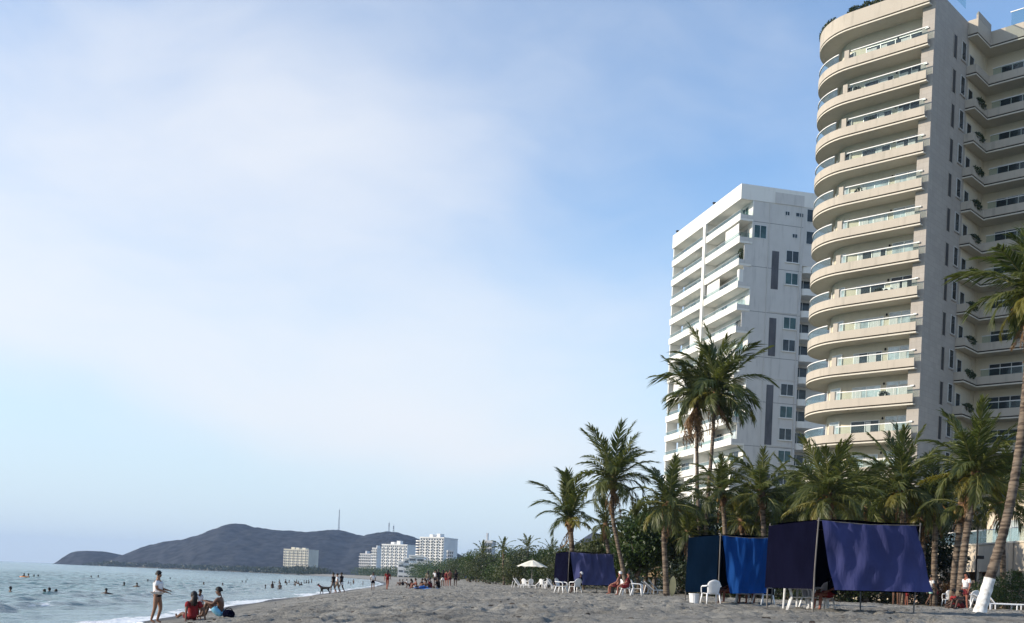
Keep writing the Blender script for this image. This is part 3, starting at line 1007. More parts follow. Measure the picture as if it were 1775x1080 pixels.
def far_building(px0, px1, pyt, Y, depth, ncol, nrow, label, wm, rz=0.0, style='grid', top=1, notch=0):
    a, b = at(px0, pyt, Y), at(px1, pyt, Y)
    zt = (a.z + b.z) / 2
    w = (b.x - a.x) / (1.0 + 0.35 * abs(rz))
    base = 1.0
    H = zt - base
    r = empty('apartment_building', ((a.x + b.x) / 2, Y, base), rz, label, 'building')
    MB().box(-w / 2, w / 2, 0, depth, 0, H).build('wall', wm, r)
    fh = H / nrow
    win = MB(); bal = MB()
    cw = w / ncol
    for j in range(nrow):
        for i in range(ncol):
            x0 = -w / 2 + cw * i
            z0 = fh * j
            win.box(x0 + cw * 0.2, x0 + cw * 0.8, -0.12, -0.01, z0 + fh * 0.3, z0 + fh * 0.82)
        nd = max(2, int(depth / 5))
        for i in range(nd):
            y0 = depth * (i + 0.25) / nd
            win.box(-w / 2 - 0.12, -w / 2 - 0.01, y0, y0 + depth * 0.5 / nd, z0 + fh * 0.3, z0 + fh * 0.82)
        if style == 'slabs':
            bal.box(-w / 2 - 0.8, w / 2 + 0.1, -1.0, -0.13, fh * j, fh * j + fh * 0.28)
        elif style == 'fins':
            for i in range(0, ncol, 2):
                bal.box(-w / 2 + cw * i, -w / 2 + cw * (i + 0.9), -0.9, -0.13, fh * j + 0.02, fh * j + fh * 0.3)
    wn = win.build('window_rows', farwin, r); wn['kind'] = 'stuff'
    if bal.v:
        o = bal.build('balcony_rows', wm, r); o['kind'] = 'stuff'
    rf = MB().box(-w / 2 - 0.2, w / 2 + 0.2, -0.4, depth + 0.2, H + 0.001, H + 0.9).build('roof', wm, r)
    if top:
        R = random.Random(px0)
        for k in range(top):
            x0 = -w / 2 + w * (0.12 + 0.7 * (k + R.random() * 0.4) / top)
            MB().box(x0, x0 + w * 0.14, depth * 0.3, depth * 0.6, H + 0.91, H + 0.9 + R.uniform(2, 3.6)).build('rooftop_hut', wm, rf)
    return r


fb = far_building(484, 543, 953, 1500, 24, 12, 9, 'cream apartment building standing alone under the hill across the bay', farcream, -0.42, 'fins', 3)
far_building(621, 646, 961, 1180, 20, 6, 8, 'pale grey building, lowest and leftmost of the white cluster below the ridge', fargrey, -0.42, 'slabs', 1)
far_building(644, 655, 951, 1150, 20, 3, 10, 'narrow white building squeezed beside the broad slab block', farwhite, -0.42, 'slabs', 1)
far_building(655, 713, 945, 1050, 18, 12, 11, 'broad white slab block with columns of windows, below the ridge', farwhite, -0.42, 'fins', 2)
far_building(722, 776, 933, 800, 22, 9, 15, 'tallest white high-rise of the far cluster, wide dark window rows', farwhite, -0.42, 'fins', 2)
# rounded balcony nose of the high-rise
nose = [o for o in bpy.data.objects if o.get('label', '').startswith('tallest white')][0]
H0 = at(722, 933, 800).z - 1.0
nb = MB()
wN = (at(776, 933, 800).x - at(722, 933, 800).x) / 2
for j in range(15):
    poly = [(-wN, 12)] + [(-wN - 4.2 * math.sin(a), 6 - 6 * math.cos(a)) for a in [math.pi * k / 10 for k in range(11)]][::-1]
    nb.prism(poly, H0 / 15 * j, H0 / 15 * j + 0.75)
o = nb.build('balcony_rows', farwhite, nose); o['kind'] = 'stuff'
# stepped low block in front
sx = [(690, 700, 975), (700, 709, 969), (709, 722, 964), (722, 736, 965), (736, 746, 972)]
SB = None
for k, (p0, p1, pt) in enumerate(sx):
    a, b = at(p0, pt, 640), at(p1, pt, 640)
    if SB is None:
        SB = empty('terraced_building', (a.x, 640, 1.0), 0, 'low white terraced building stepping up in front of the tallest high-rise', 'building')
        ox = a.x
    H = a.z - 1.0
    MB().box(a.x - ox + 0.01, b.x - ox, 0, 14, 0, H).build('wall', farwhite, SB)
    wn = MB(); n = max(2, int(H / 2.9))
    for j in range(n):
        wn.box(a.x - ox + 0.5, b.x - ox - 0.4, -0.1, -0.01, H / n * j + 0.9, H / n * j + 2.1)
    o = wn.build('window_rows', farwin, SB); o['kind'] = 'stuff'
    MB().box(a.x - ox - 0.1, b.x - ox - 0.05, -0.8, 0, H + 0.001, H + 0.8).build('roof_parapet', farwhite, SB)
far_building(836, 854, 941, 420, 6, 4, 7, 'small pale block with a dark roof poking out above the beach trees', fargrey, -0.2, 'slabs', 1)
far_building(776, 786, 956, 760, 16, 3, 9, 'slim grey building half hidden beyond the tallest high-rise', fargrey, 0.1, 'slabs', 0)

# ------------------------------------------------------------------ palms
leaf_a = leafmat('palm_green', (0.036, 0.058, 0.017), (0.14, 0.15, 0.042), 0.38)
leaf_y = leafmat('palm_yellow', (0.13, 0.13, 0.03), (0.20, 0.17, 0.035), 0.4)
deadm = mat('palm_dead', (0.20, 0.12, 0.06), rough=0.9, var=0.4, scale=3.0)
rachm = mat('palm_rachis', (0.17, 0.17, 0.06), rough=0.6, var=0.25, scale=3.0)
fibre = mat('palm_fibre', (0.15, 0.09, 0.05), rough=0.95, var=0.5, scale=6.0, bump=0.8, bscale=20)
coco = mat('coconut', (0.18, 0.13, 0.04), rough=0.6, var=0.4, scale=4.0)
flowerm = mat('palm_flower', (0.42, 0.22, 0.05), rough=0.8, var=0.3, scale=5.0)


def trunkmat():
    m = bpy.data.materials.new('palm_trunk'); m.use_nodes = True
    N = NT(m.node_tree)
    P = N.n('ShaderNodeTexCoord').outputs['Object']
    n1 = N.n('ShaderNodeTexNoise', i_Vector=N.n('ShaderNodeMapping', i_Vector=P, i_Scale=(1.5, 1.5, 9)).outputs[0], i_Scale=1.2, i_Detail=4.0).outputs[0]
    n2 = N.n('ShaderNodeTexNoise', i_Vector=P, i_Scale=4.0, i_Detail=5.0).outputs[0]
    c = N.mix(N.ss(n1, 0.38, 0.62), (0.06, 0.044, 0.034, 1), (0.20, 0.155, 0.115, 1))
    c = N.mix(N.ss(n2, 0.5, 0.75, 0, 0.5), c, (0.19, 0.165, 0.14, 1))
    bp = N.n('ShaderNodeBump', i_Strength=0.8, i_Distance=0.03, i_Height=n1)
    b = N.n('ShaderNodeBsdfPrincipled', i_Base_Color=c, i_Roughness=0.9, i_Normal=bp.outputs[0])
    b.inputs['Specular IOR Level'].default_value = 0.15
    N.n('ShaderNodeOutputMaterial', i_Surface=b.outputs[0])
    return m


trunkm = trunkmat()
whitewash = mat('whitewash', (0.74, 0.74, 0.72), rough=0.85, var=0.2, scale=6.0, bump=0.5, bscale=12, col2=(0.52, 0.50, 0.47))


def frond_mesh(droop, seed, n=54, wid=0.018, ll=0.30, hang=0.5, mats=None, gap=0.1):
    """unit-length coconut frond along +X: tapering rachis and two rows of leaflets"""
    R = random.Random(seed)
    pts = []; x = z = 0.0; K = 16
    yb = R.uniform(-0.10, 0.10)
    for k in range(K + 1):
        t = k / K
        a = -droop * t ** 1.5
        pts.append(Vector((x, yb * t * t, z)))
        x += math.cos(a) / K; z += math.sin(a) / K
    mb = MB()
    mb.tube(pts, [0.014 * (1 - 0.85 * k / K) + 0.001 for k in range(K + 1)], 4)
    nr = len(mb.f)
    for sd in (-1, 1):
        for i in range(n):
            t = 0.10 + 0.89 * (i + R.random() * 0.5) / n
            if R.random() < gap:
                continue
            q = t * K; k = min(int(q), K - 1); fr = q - k
            p = pts[k].lerp(pts[k + 1], fr)
            tg = (pts[k + 1] - pts[k]).normalized()
            up = Vector((0, 1, 0)).cross(tg) * -1
            up = Vector((-tg.z, 0, tg.x))
            al = math.radians(66 - 42 * t + R.uniform(-9, 9))
            side_ = Vector((0, sd, 0))
            d0 = (tg * math.cos(al) + side_ * math.sin(al) + up * R.uniform(0.0, 0.28)).normalized()
            L = ll * (0.55 + 0.45 * math.sin(min(t * 1.35, 1) * math.pi * 0.5)) * (1.0 - 0.55 * max(0, t - 0.55) / 0.45) * R.uniform(0.8, 1.12)
            h1 = hang * R.uniform(0.6, 1.3)
            m_ = p + d0 * L * 0.5 + Vector((0, 0, -1)) * L * 0.10 * h1
            e = p + d0 * L * 0.86 + Vector((0, 0, -1)) * L * 0.55 * h1
            wv = (tg - d0 * tg.dot(d0)).normalized() * wid * R.uniform(0.7, 1.2)
            wv = wv + up * wid * R.uniform(-0.6, 0.6)
            mb.add([p - wv * 0.4, p + wv * 0.4, m_ + wv * 0.5, m_ - wv * 0.5, e], [(0, 1, 2, 3), (3, 2, 4)])
    me = mb.mesh('frond')
    ms = mats or (leaf_a, rachm)
    me.materials.append(ms[0]); me.materials.append(ms[1])
    idx = [1] * nr + [0] * (len(mb.f) - nr)
    me.polygons.foreach_set('material_index', idx)
    return me


FR = {}
for di, dr in enumerate((0.45, 1.05, 1.6, 2.1)):
    FR[di] = [frond_mesh(dr, 100 + di * 10 + s, hang=0.45 + 0.3 * di) for s in range(3)]
FRY = [frond_mesh(dr, 300 + s, mats=(leaf_y, rachm), hang=0.8) for s, dr in enumerate((0.7, 1.3))]
FRD = [frond_mesh(0.5 + 0.5 * s, 400 + s, n=24, ll=0.13, wid=0.02, hang=1.3, mats=(deadm, deadm), gap=0.25) for s in range(3)]
FRfar = [frond_mesh(dr, 500 + s, n=20, wid=0.045, ll=0.24, hang=0.7) for s, dr in enumerate((0.5, 1.0, 1.5, 1.9))]


def resample(pts, n):
    pts = [Vector(p) for p in pts]
    out = []
    m = len(pts) - 1
    for i in range(n + 1):
        q = i / n * m; k = min(int(q), m - 1); t = q - k
        p0 = pts[max(k - 1, 0)]; p1 = pts[k]; p2 = pts[k + 1]; p3 = pts[min(k + 2, m)]
        out.append(0.5 * ((2 * p1) + (p2 - p0) * t + (2 * p0 - 5 * p1 + 4 * p2 - p3) * t * t + (3 * p1 - p0 - 3 * p2 + p3) * t ** 3))
    return out


def palm(Y, trunk_px, R_px, label, seed, nf=24, r0=0.17, r1=0.12, dead=6, coconuts=True, paint=0, up=0.0, yellow=2, far=False, group=None, lean=0.0, wind=0.0, Yt=None, spread=None, dscale=1.0):
    """trunk_px: picture columns/rows of the trunk from its foot to the crown, at depth Y; R_px: frond reach"""
    R = random.Random(seed)
    Yt = Yt or Y
    n = len(trunk_px)
    pts = []
    for i, (px, py) in enumerate(trunk_px):
        yy = Y + (Yt - Y) * i / (n - 1)
        pts.append(gp(px, yy) if i == 0 else at(px, py, yy))
    base = pts[0].copy()
    root = empty('palm_tree', base, 0, label, 'palm tree', group)
    loc = [p - base for p in pts]
    loc[0].z -= 0.25
    N_ = max(8, int((loc[-1] - loc[0]).length / 0.16)) if not far else 6
    cl = resample(loc, N_)
    rad = []
    for i in range(N_ + 1):
        t = i / N_
        r = r0 + (r1 - r0) * t + 0.09 * r0 / 0.17 * math.exp(-t * 14)
        if not far:
            r *= 1.0 + (0.07 if i % 2 else -0.02) + R.uniform(-0.03, 0.03)
        rad.append(r)
    MB().tube(cl, rad, 10 if not far else 6).build('trunk', trunkm, root, smooth=True)
    if paint:
        kk = [i for i, p in enumerate(cl) if p.z < paint]
        MB().tube(cl[:len(kk) + 1], [rad[i] * 1.035 + 0.006 for i in range(len(kk) + 1)], 12, caps=False).build('whitewash', whitewash, root, smooth=True)
    top = cl[-1]
    tdir = (cl[-1] - cl[-3]).normalized()
    L = R_px * Y / F * (1.0 if far else 1.25)
    nf = int(nf * 1.25)
    if not far:
        MB().tube([top - tdir * 0.7, top - tdir * 0.25, top + tdir * 0.25, top + tdir * 0.6], [r1 * 1.25, r1 * 1.9, r1 * 1.7, r1 * 0.5], 9).build('crown_shaft', fibre, root, smooth=True)
    for i in range(nf):
        t = (i + 0.5) / nf
        az = i * 2.39996 + R.uniform(-0.25, 0.25)
        el = math.radians(86 - 100 * t ** 0.95 + up + R.uniform(-9, 9))
        if spread:
            el = max(el, math.radians(spread))
        wx_ = math.cos(az)
        el += -0.25 * wind * wx_
        di = min(3, int(t * 3.2 + R.random() * 0.9))
        if far:
            me = FRfar[min(3, int(t * 4))]
        elif i >= nf - yellow:
            me = FRY[i % 2]
        else:
            me = FR[di][R.randrange(3)]
        o = link('frond', me, root)
        o.location = top + tdir * 0.25 * (1 - t)
        o.rotation_euler = Euler((R.uniform(-0.5, 0.5), -el, az + 0.25 * wind * abs(math.sin(az)) * (-1 if math.sin(az) > 0 else 1)), 'XYZ')
        s = L * R.uniform(0.82, 1.14) * (0.72 + 0.28 * math.sin(math.pi * min(1, 0.25 + t)))
        o.scale = (s, s, s)
    for i in range(dead):
        az = R.uniform(0, 6.283)
        o = link('dead_frond', FRD[i % 3], root)
        o.location = top - tdir * R.uniform(0.1, 0.45)
        o.rotation_euler = Euler((R.uniform(-0.6, 0.6), math.radians(R.uniform(48, 80)), az), 'XYZ')
        s = L * R.uniform(0.3, 0.6) * dscale
        o.scale = (s, s, s)
    if coconuts and not far:
        for i in range(7):
            az = R.uniform(0, 6.283)
            p = top + Vector((math.cos(az) * r1 * 2.2, math.sin(az) * r1 * 2.2, R.uniform(-0.35, 0.05)))
            MB().ball((0, 0, 0), (0.085, 0.085, 0.11), 8, 6).build('coconut', coco, root, p, smooth=True)
        for i in range(3):
            az = R.uniform(0, 6.283)
            d = Vector((math.cos(az), math.sin(az), 0))
            MB().tube([top, top + d * 0.35 + Vector((0, 0, 0.15)), top + d * 0.7 - Vector((0, 0, 0.25))], [0.04, 0.035, 0.01], 5).build('flower_stalk', flowerm, root)
    return root


palm(70, [(1224, 1020), (1223, 930), (1228, 850), (1234, 780), (1238, 715), (1240, 686)], 92, 'tallest palm in front of the white block, full windswept crown', 1, 28, 0.135, 0.10, 14, wind=0.5)
palm(71, [(1214, 1020), (1212, 930), (1209, 850), (1208, 790), (1207, 725), (1206, 698)], 72, 'slim palm leaning against the tallest one, brown dead skirt', 2, 20, 0.12, 0.095, 26, wind=-0.5, up=8, dscale=1.4)
palm(76, [(996, 1018), (992, 960), (990, 930), (988, 905)], 70, 'short palm with upright tuft behind the small blue shelter', 3, 20, 0.19, 0.16, 5, up=24, spread=8)
palm(62, [(1090, 1020), (1078, 978), (1070, 940), (1062, 895), (1062, 862), (1064, 838)], 82, 'curved-trunk palm with round crown against the sky', 4, 24, 0.12, 0.10, 12)
palm(60, [(1156, 1026), (1153, 980), (1151, 930), (1154, 897), (1158, 880)], 76, 'straight palm with pale lit trunk beside the bright blue shelter', 5, 22, 0.145, 0.125, 9)
palm(66, [(1258, 1020), (1257, 940), (1254, 880), (1252, 858)], 62, 'low palm at the foot of the white block', 6, 20, 0.14, 0.12, 4)
palm(62, [(1322, 1025), (1324, 950), (1322, 880), (1320, 862)], 70, 'dark palm between the low palm and the broad palm', 7, 22, 0.15, 0.13, 4)
palm(52, [(1436, 1030), (1437, 960), (1436, 900), (1435, 868)], 92, 'broad bushy palm rising over the purple shelter', 8, 28, 0.18, 0.16, 8, yellow=5, coconuts=True)
palm(56, [(1566, 1035), (1566, 960), (1565, 890), (1563, 858)], 92, 'dark dense palm below the tower balconies', 9, 28, 0.17, 0.14, 4)
palm(50, [(1662, 1050), (1668, 985), (1676, 920), (1686, 860), (1690, 828)], 96, 'leafy palm with ringed trunk before the terrace wall', 10, 28, 0.17, 0.14, 8, yellow=6)
palm(51, [(1650, 1048), (1655, 985), (1663, 920), (1668, 880)], 62, 'darker slim palm trunk leaning beside the ringed one', 11, 14, 0.15, 0.13, 6, yellow=1)
palm(36, [(1694, 1066), (1721, 985), (1745, 900), (1763, 805), (1775, 715), (1784, 620), (1792, 520)], 112, 'tall leaning palm with whitewashed foot at the edge of the picture', 12, 30, 0.152, 0.13, 36, paint=1.08, yellow=4, dscale=1.35)
palm(60, [(1500, 1030), (1502, 960), (1502, 890)], 74, 'palm crown filling the gap between broad and dense palms', 13, 22, 0.15, 0.13, 2)
palm(58, [(1618, 1040), (1620, 960), (1622, 905), (1622, 880)], 70, 'half-hidden palm over the terrace rail', 14, 22, 0.15, 0.13, 4)
palm(60, [(1740, 1045), (1738, 960), (1736, 880)], 84, 'shaded palm behind the leaning whitewashed palm', 15, 22, 0.16, 0.13, 4)
palm(78, [(1376, 1020), (1378, 940), (1380, 870)], 66, 'palm between white block and tower, mostly hidden', 16, 20, 0.15, 0.13, 3)
palm(66, [(1062, 1010), (1055, 960), (1050, 930), (1050, 915)], 40, 'small pale palm under the curved-trunk palm', 17, 16, 0.12, 0.1, 3, coconuts=False)
for k, (px, py, Y, rp, lb) in enumerate([
        (1192, 930, 70, 52, 'low palm crown seaward of the bright blue shelter'), (1285, 905, 69, 56, 'low palm crown just over the bright blue cloth'),
        (1352, 900, 68, 58, 'low palm crown over the gap between the large shelters'), (1408, 885, 66, 60, 'low palm crown behind the corner pole of the large shelter'),
        (1470, 890, 64, 60, 'low palm crown over the middle of the indigo cloth'), (1532, 888, 63, 62, 'low palm crown over the landward half of the indigo cloth'),
        (1598, 905, 62, 58, 'low palm crown beside the end of the terrace rail'), (1118, 935, 74, 44, 'low palm crown left of the pale-trunked palm')]):
    palm(Y, [(px, 1025), (px + 2, (py + 1025) / 2), (px, py)], rp, lb, 130 + k, 20, 0.14, 0.12, 4, coconuts=False, yellow=3)
for k, (px, py, Y, rp, lb) in enumerate([
        (872, 948, 130, 25, 'far palm, leftmost of three standing clear above the hedge of trees'), (915, 946, 120, 27, 'far palm, middle of three, straight above the white parasol'),
        (955, 953, 110, 25, 'far palm, nearest the small blue shelter'), (836, 955, 165, 22, 'far palm beside the small pale block'),
        (812, 968, 190, 18, 'stubby palm at the seaward end of the far trees'), (902, 962, 128, 18, 'low palm tucked between the far palms'),
        (795, 980, 230, 14, 'tiny palm where the far trees meet the sand'), (938, 964, 118, 16, 'low ragged palm behind the parasol')]):
    palm(Y, [(px + 2, 1003), (px, (py + 1003) / 2), (px, py + 6)], rp, lb, 30 + k, 15, 0.14, 0.1, 2, far=True)

# ------------------------------------------------------------------ broadleaf trees and bushes
tree_g = leafmat('tree_green', (0.020, 0.038, 0.012), (0.062, 0.095, 0.024), 0.26)
tree_d = leafmat('tree_dark', (0.011, 0.020, 0.007), (0.036, 0.052, 0.015), 0.2)
tree_o = leafmat('tree_olive', (0.034, 0.046, 0.015), (0.08, 0.092, 0.028), 0.22)
bark = mat('tree_bark', (0.12, 0.095, 0.07), rough=0.95, var=0.4, scale=2.0, stretch=(4, 4, 0.7))


def tree(px, Y, h, w, label, seed, m=tree_g, leaf=0.24, n=4200, clumps=11, trunk_h=0.35, cat='tree', name='tree', group=None, stems=1):
    R = random.Random(seed)
    b = gp(px, Y)
    root = empty(name, b, 0, label, cat, group)
    vs = []; fs = []; off = 0
    tm = MB()
    for s in range(stems):
        ox = R.uniform(-0.25, 0.25) * w if stems > 1 else 0
        bx_ = Vector((ox * 0.5, R.uniform(-0.2, 0.2), -0.2))
        fork = Vector((ox + R.uniform(-0.2, 0.2), R.uniform(-0.2, 0.2), h * trunk_h))
        tm.tube(resample([bx_, bx_.lerp(fork, 0.5) + Vector((R.uniform(-0.15, 0.15), 0, 0)), fork], 5), [0.035 * h * (1 - 0.09 * i) for i in range(6)], 7)
    RS = np.random.RandomState(seed)
    for k in range(clumps):
        an = k * 2.4 + R.uniform(-0.4, 0.4)
        rr = (R.random() ** 0.6) * w * 0.40
        t = R.random()
        cz = h * (trunk_h + 0.1 + (0.80 - trunk_h) * t)
        rr *= 1.0 - 0.55 * t * t
        c = Vector((math.cos(an) * rr, math.sin(an) * rr, cz))
        q = w * R.uniform(0.17, 0.27)
        v, f = leafcloud(n // clumps, c, (q, q, q * 0.8), leaf, RS.randint(1 << 30), 0.3)
        vs.append(v); fs.append(f + off); off += len(v)
        tm.tube(resample([fork, fork.lerp(c, 0.55) + Vector((0, 0, 0.1 * h * R.random())), c], 4), [0.018 * h, 0.013 * h, 0.009 * h, 0.006 * h, 0.003 * h], 5)
    # loose outer sprays
    k = n // 6
    q = RS.normal(size=(k, 3)); q /= np.linalg.norm(q, axis=1)[:, None]
    p = np.array([0, 0, h * (trunk_h + 0.55 * (1 - trunk_h))]) + q * np.array([w * 0.5, w * 0.5, h * (1 - trunk_h) * 0.5]) * (0.75 + 0.3 * RS.rand(k))[:, None]
    v, f = leafquads(p, leaf, RS, 0.3)
    vs.append(v); fs.append(f + off)
    tm.build('trunk', bark, root, smooth=True)
    link('crown', npmesh('crown', np.concatenate(vs), np.concatenate(fs), m), root)
    return root


for i, (px, Y, h, w, lb, m) in enumerate([
        (1105, 72, 5.2, 4.6, 'bright leafy tree under the curved-trunk palm', tree_g),
        (1135, 80, 7.0, 6.0, 'tall leafy tree behind the pale-trunked palm', tree_o),
        (1182, 74, 6.2, 5.4, 'dark tree left of the twin tall palms', tree_d),
        (1218, 86, 7.4, 6.2, 'tree behind the feet of the twin tall palms', tree_d),
        (1270, 76, 6.8, 6.0, 'tree behind the bright blue shelter', tree_d),
        (1320, 80, 7.4, 6.4, 'dark tree filling the gap between the two large shelters', tree_d),
        (1375, 74, 7.4, 6.4, 'dark tree just over the purple shelter roof', tree_d),
        (1430, 70, 7.0, 6.2, 'tree behind the broad bushy palm', tree_d),
        (1490, 72, 7.8, 6.4, 'tree between the broad and dense palms', tree_d),
        (1545, 70, 7.6, 6.4, 'tree below the dense palm', tree_d),
        (1600, 74, 7.6, 5.6, 'shaded tree by the end of the terrace wall', tree_d),
        (1052, 84, 4.4, 4.6, 'olive tree behind the small blue shelter', tree_o),
        (1012, 92, 3.8, 4.8, 'olive tree inland of the small blue shelter', tree_o)]):
    tree(px, Y, h, w, lb, 600 + i, m, 0.30, 5200, 14, 0.2)
for i, (px, Y, h, w, lb) in enumerate([(1450, 60, 2.3, 4.4, 'low dark bush behind the middle of the large shelter'), (1520, 61, 2.4, 4.6, 'low dark bush behind the landward end of the large shelter'),
        (1385, 60, 2.3, 4.4, 'low dark bush behind the corner pole of the large shelter'), (1310, 62, 2.2, 4.2, 'low dark bush between the two large shelters'), (1250, 63, 2.2, 4.2, 'low dark bush behind the bright blue shelter'), (1195, 66, 2.2, 4.4, 'low dark bush seaward of the bright blue shelter'), (1575, 66, 2.0, 3.8, 'low dark bush before the end of the terrace')]):
    tree(px, Y, h, w, lb, 690 + i, tree_d, 0.2, 2600, 10, 0.05, 'bush', 'bush', None, 3)
for i, (px, Y, h, w, lb) in enumerate([(1715, 58, 1.6, 2.6, 'clipped green bush right of the whitewashed palm foot'), (1752, 55, 1.7, 2.8, 'rounded bush at the picture edge by white loungers'), (1640, 62, 1.3, 2.4, 'reddish low bush behind the leaning trunks')]):
    tree(px, Y, h, w, lb, 640 + i, tree_g if i < 2 else leafmat('bush_red', (0.10, 0.035, 0.02), (0.08, 0.07, 0.025)), 0.14, 2200, 9, 0.12, 'bush', 'bush', None, 3)
# hedge of scrub trees along the back of the beach, nearer to farther
FARB = [(985, 102, 4.0, 5.6), (958, 108, 3.9, 6.0), (930, 116, 4.1, 6.4), (905, 124, 3.6, 6.2), (882, 134, 4.2, 6.6), (860, 142, 4.0, 6.6), (842, 152, 3.6, 6.4), (826, 170, 4.4, 7.0), (811, 190, 4.4, 7.5), (799, 215, 4.2, 8), (790, 250, 4.4, 9)]
names = ['first', 'second', 'third', 'fourth', 'fifth', 'sixth', 'seventh', 'eighth', 'ninth', 'tenth', 'eleventh']
for i, (px, Y, h, w) in enumerate(FARB):
    tree(px, Y, h, w, names[i] + ' bushy tree along the sand, counted from the small blue shelter towards the sea', 660 + i, (tree_o, tree_g, tree_d)[i % 3], 0.22, 5200, 14, 0.12, 'tree', 'scrub_tree', 'scrub trees along the back of the beach', 3)


def wood(name, spots, label, m, leaf, per):
    vs = []; fs = []; off = 0
    for i, (x, y, h, w) in enumerate(spots):
        for k in range(3):
            v, f = leafcloud(per // 3, (x + (k - 1) * w * 0.3, y, gz(x, y) + h * 0.45), (w * 0.35, w * 0.35, h * (0.45 + 0.12 * ((i + k) % 3))), leaf * (y / 400) ** 0.6, 1000 + i * 3 + k)
            vs.append(v); fs.append(f + off); off += len(v)
    o = link(name, npmesh(name, np.concatenate(vs), np.concatenate(fs), m))
    return tag(o, label, 'trees', kind='stuff')


R_ = random.Random(5)
sp = []
for k in range(90):
    Y = 290 * (1100 / 290) ** (k / 89)
    x = float(np.interp(Y, VEGY, VEGX)) + R_.uniform(2, 22) * (Y / 300)
    sp.append((x, Y, R_.uniform(4.0, 7.0) * (Y / 400) ** 0.25, R_.uniform(9, 15) * (Y / 400) ** 0.5))
wood('far_woodland', sp, 'green scrub woodland lining the bay beyond the bathers', tree_g, 0.6, 520)
sp = []
for k in range(170):
    Y = 1150 + 1300 * (k / 169) + R_.uniform(-6, 6)
    x = float(shore(Y)) + R_.uniform(4, 22)
    sp.append((x, Y, R_.uniform(5, 9) * (1 if Y < 2150 else 0.6), R_.uniform(16, 30)))
wood('coast_woodland', sp, 'dark trees along the foot of the hill across the bay', tree_d, 1.2, 150)
sp = [(R_.uniform(8, 24), R_.uniform(100, 145), R_.uniform(3.5, 5.5), R_.uniform(6, 9)) for k in range(24)] + [(R_.uniform(-2, 18), R_.uniform(160, 250), R_.uniform(3.5, 5.5), R_.uniform(7, 10)) for k in range(30)]
wood('inland_woodland', sp, 'dense greenery inland behind the beach trees', tree_d, 0.6, 600)
# ------------------------------------------------------------------ cloth shelters
polem = mat('weathered_pole', (0.17, 0.155, 0.14), rough=0.8, var=0.3, scale=2.0, stretch=(3, 3, 0.6))
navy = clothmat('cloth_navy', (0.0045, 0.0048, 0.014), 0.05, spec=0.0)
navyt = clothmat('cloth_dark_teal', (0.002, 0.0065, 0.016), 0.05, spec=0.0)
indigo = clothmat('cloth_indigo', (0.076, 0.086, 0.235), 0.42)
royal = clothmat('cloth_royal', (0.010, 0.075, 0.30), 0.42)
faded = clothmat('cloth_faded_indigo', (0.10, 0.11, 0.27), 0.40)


def sheet(a, b, c, d, nu, nv, disp):
    """cloth quad a-b (top edge) over c-d (bottom edge), bent by disp(u, v) -> Vector"""
    vs = []
    for j in range(nv + 1):
        for i in range(nu + 1):
            u, v = i / nu, j / nv
            p = a.lerp(b, u).lerp(c.lerp(d, u), v) + disp(u, v)
            vs.append(p)
    fs = [tuple(x) for x in grid_faces(nv + 1, nu + 1).tolist()]
    return MB().add(vs, fs)


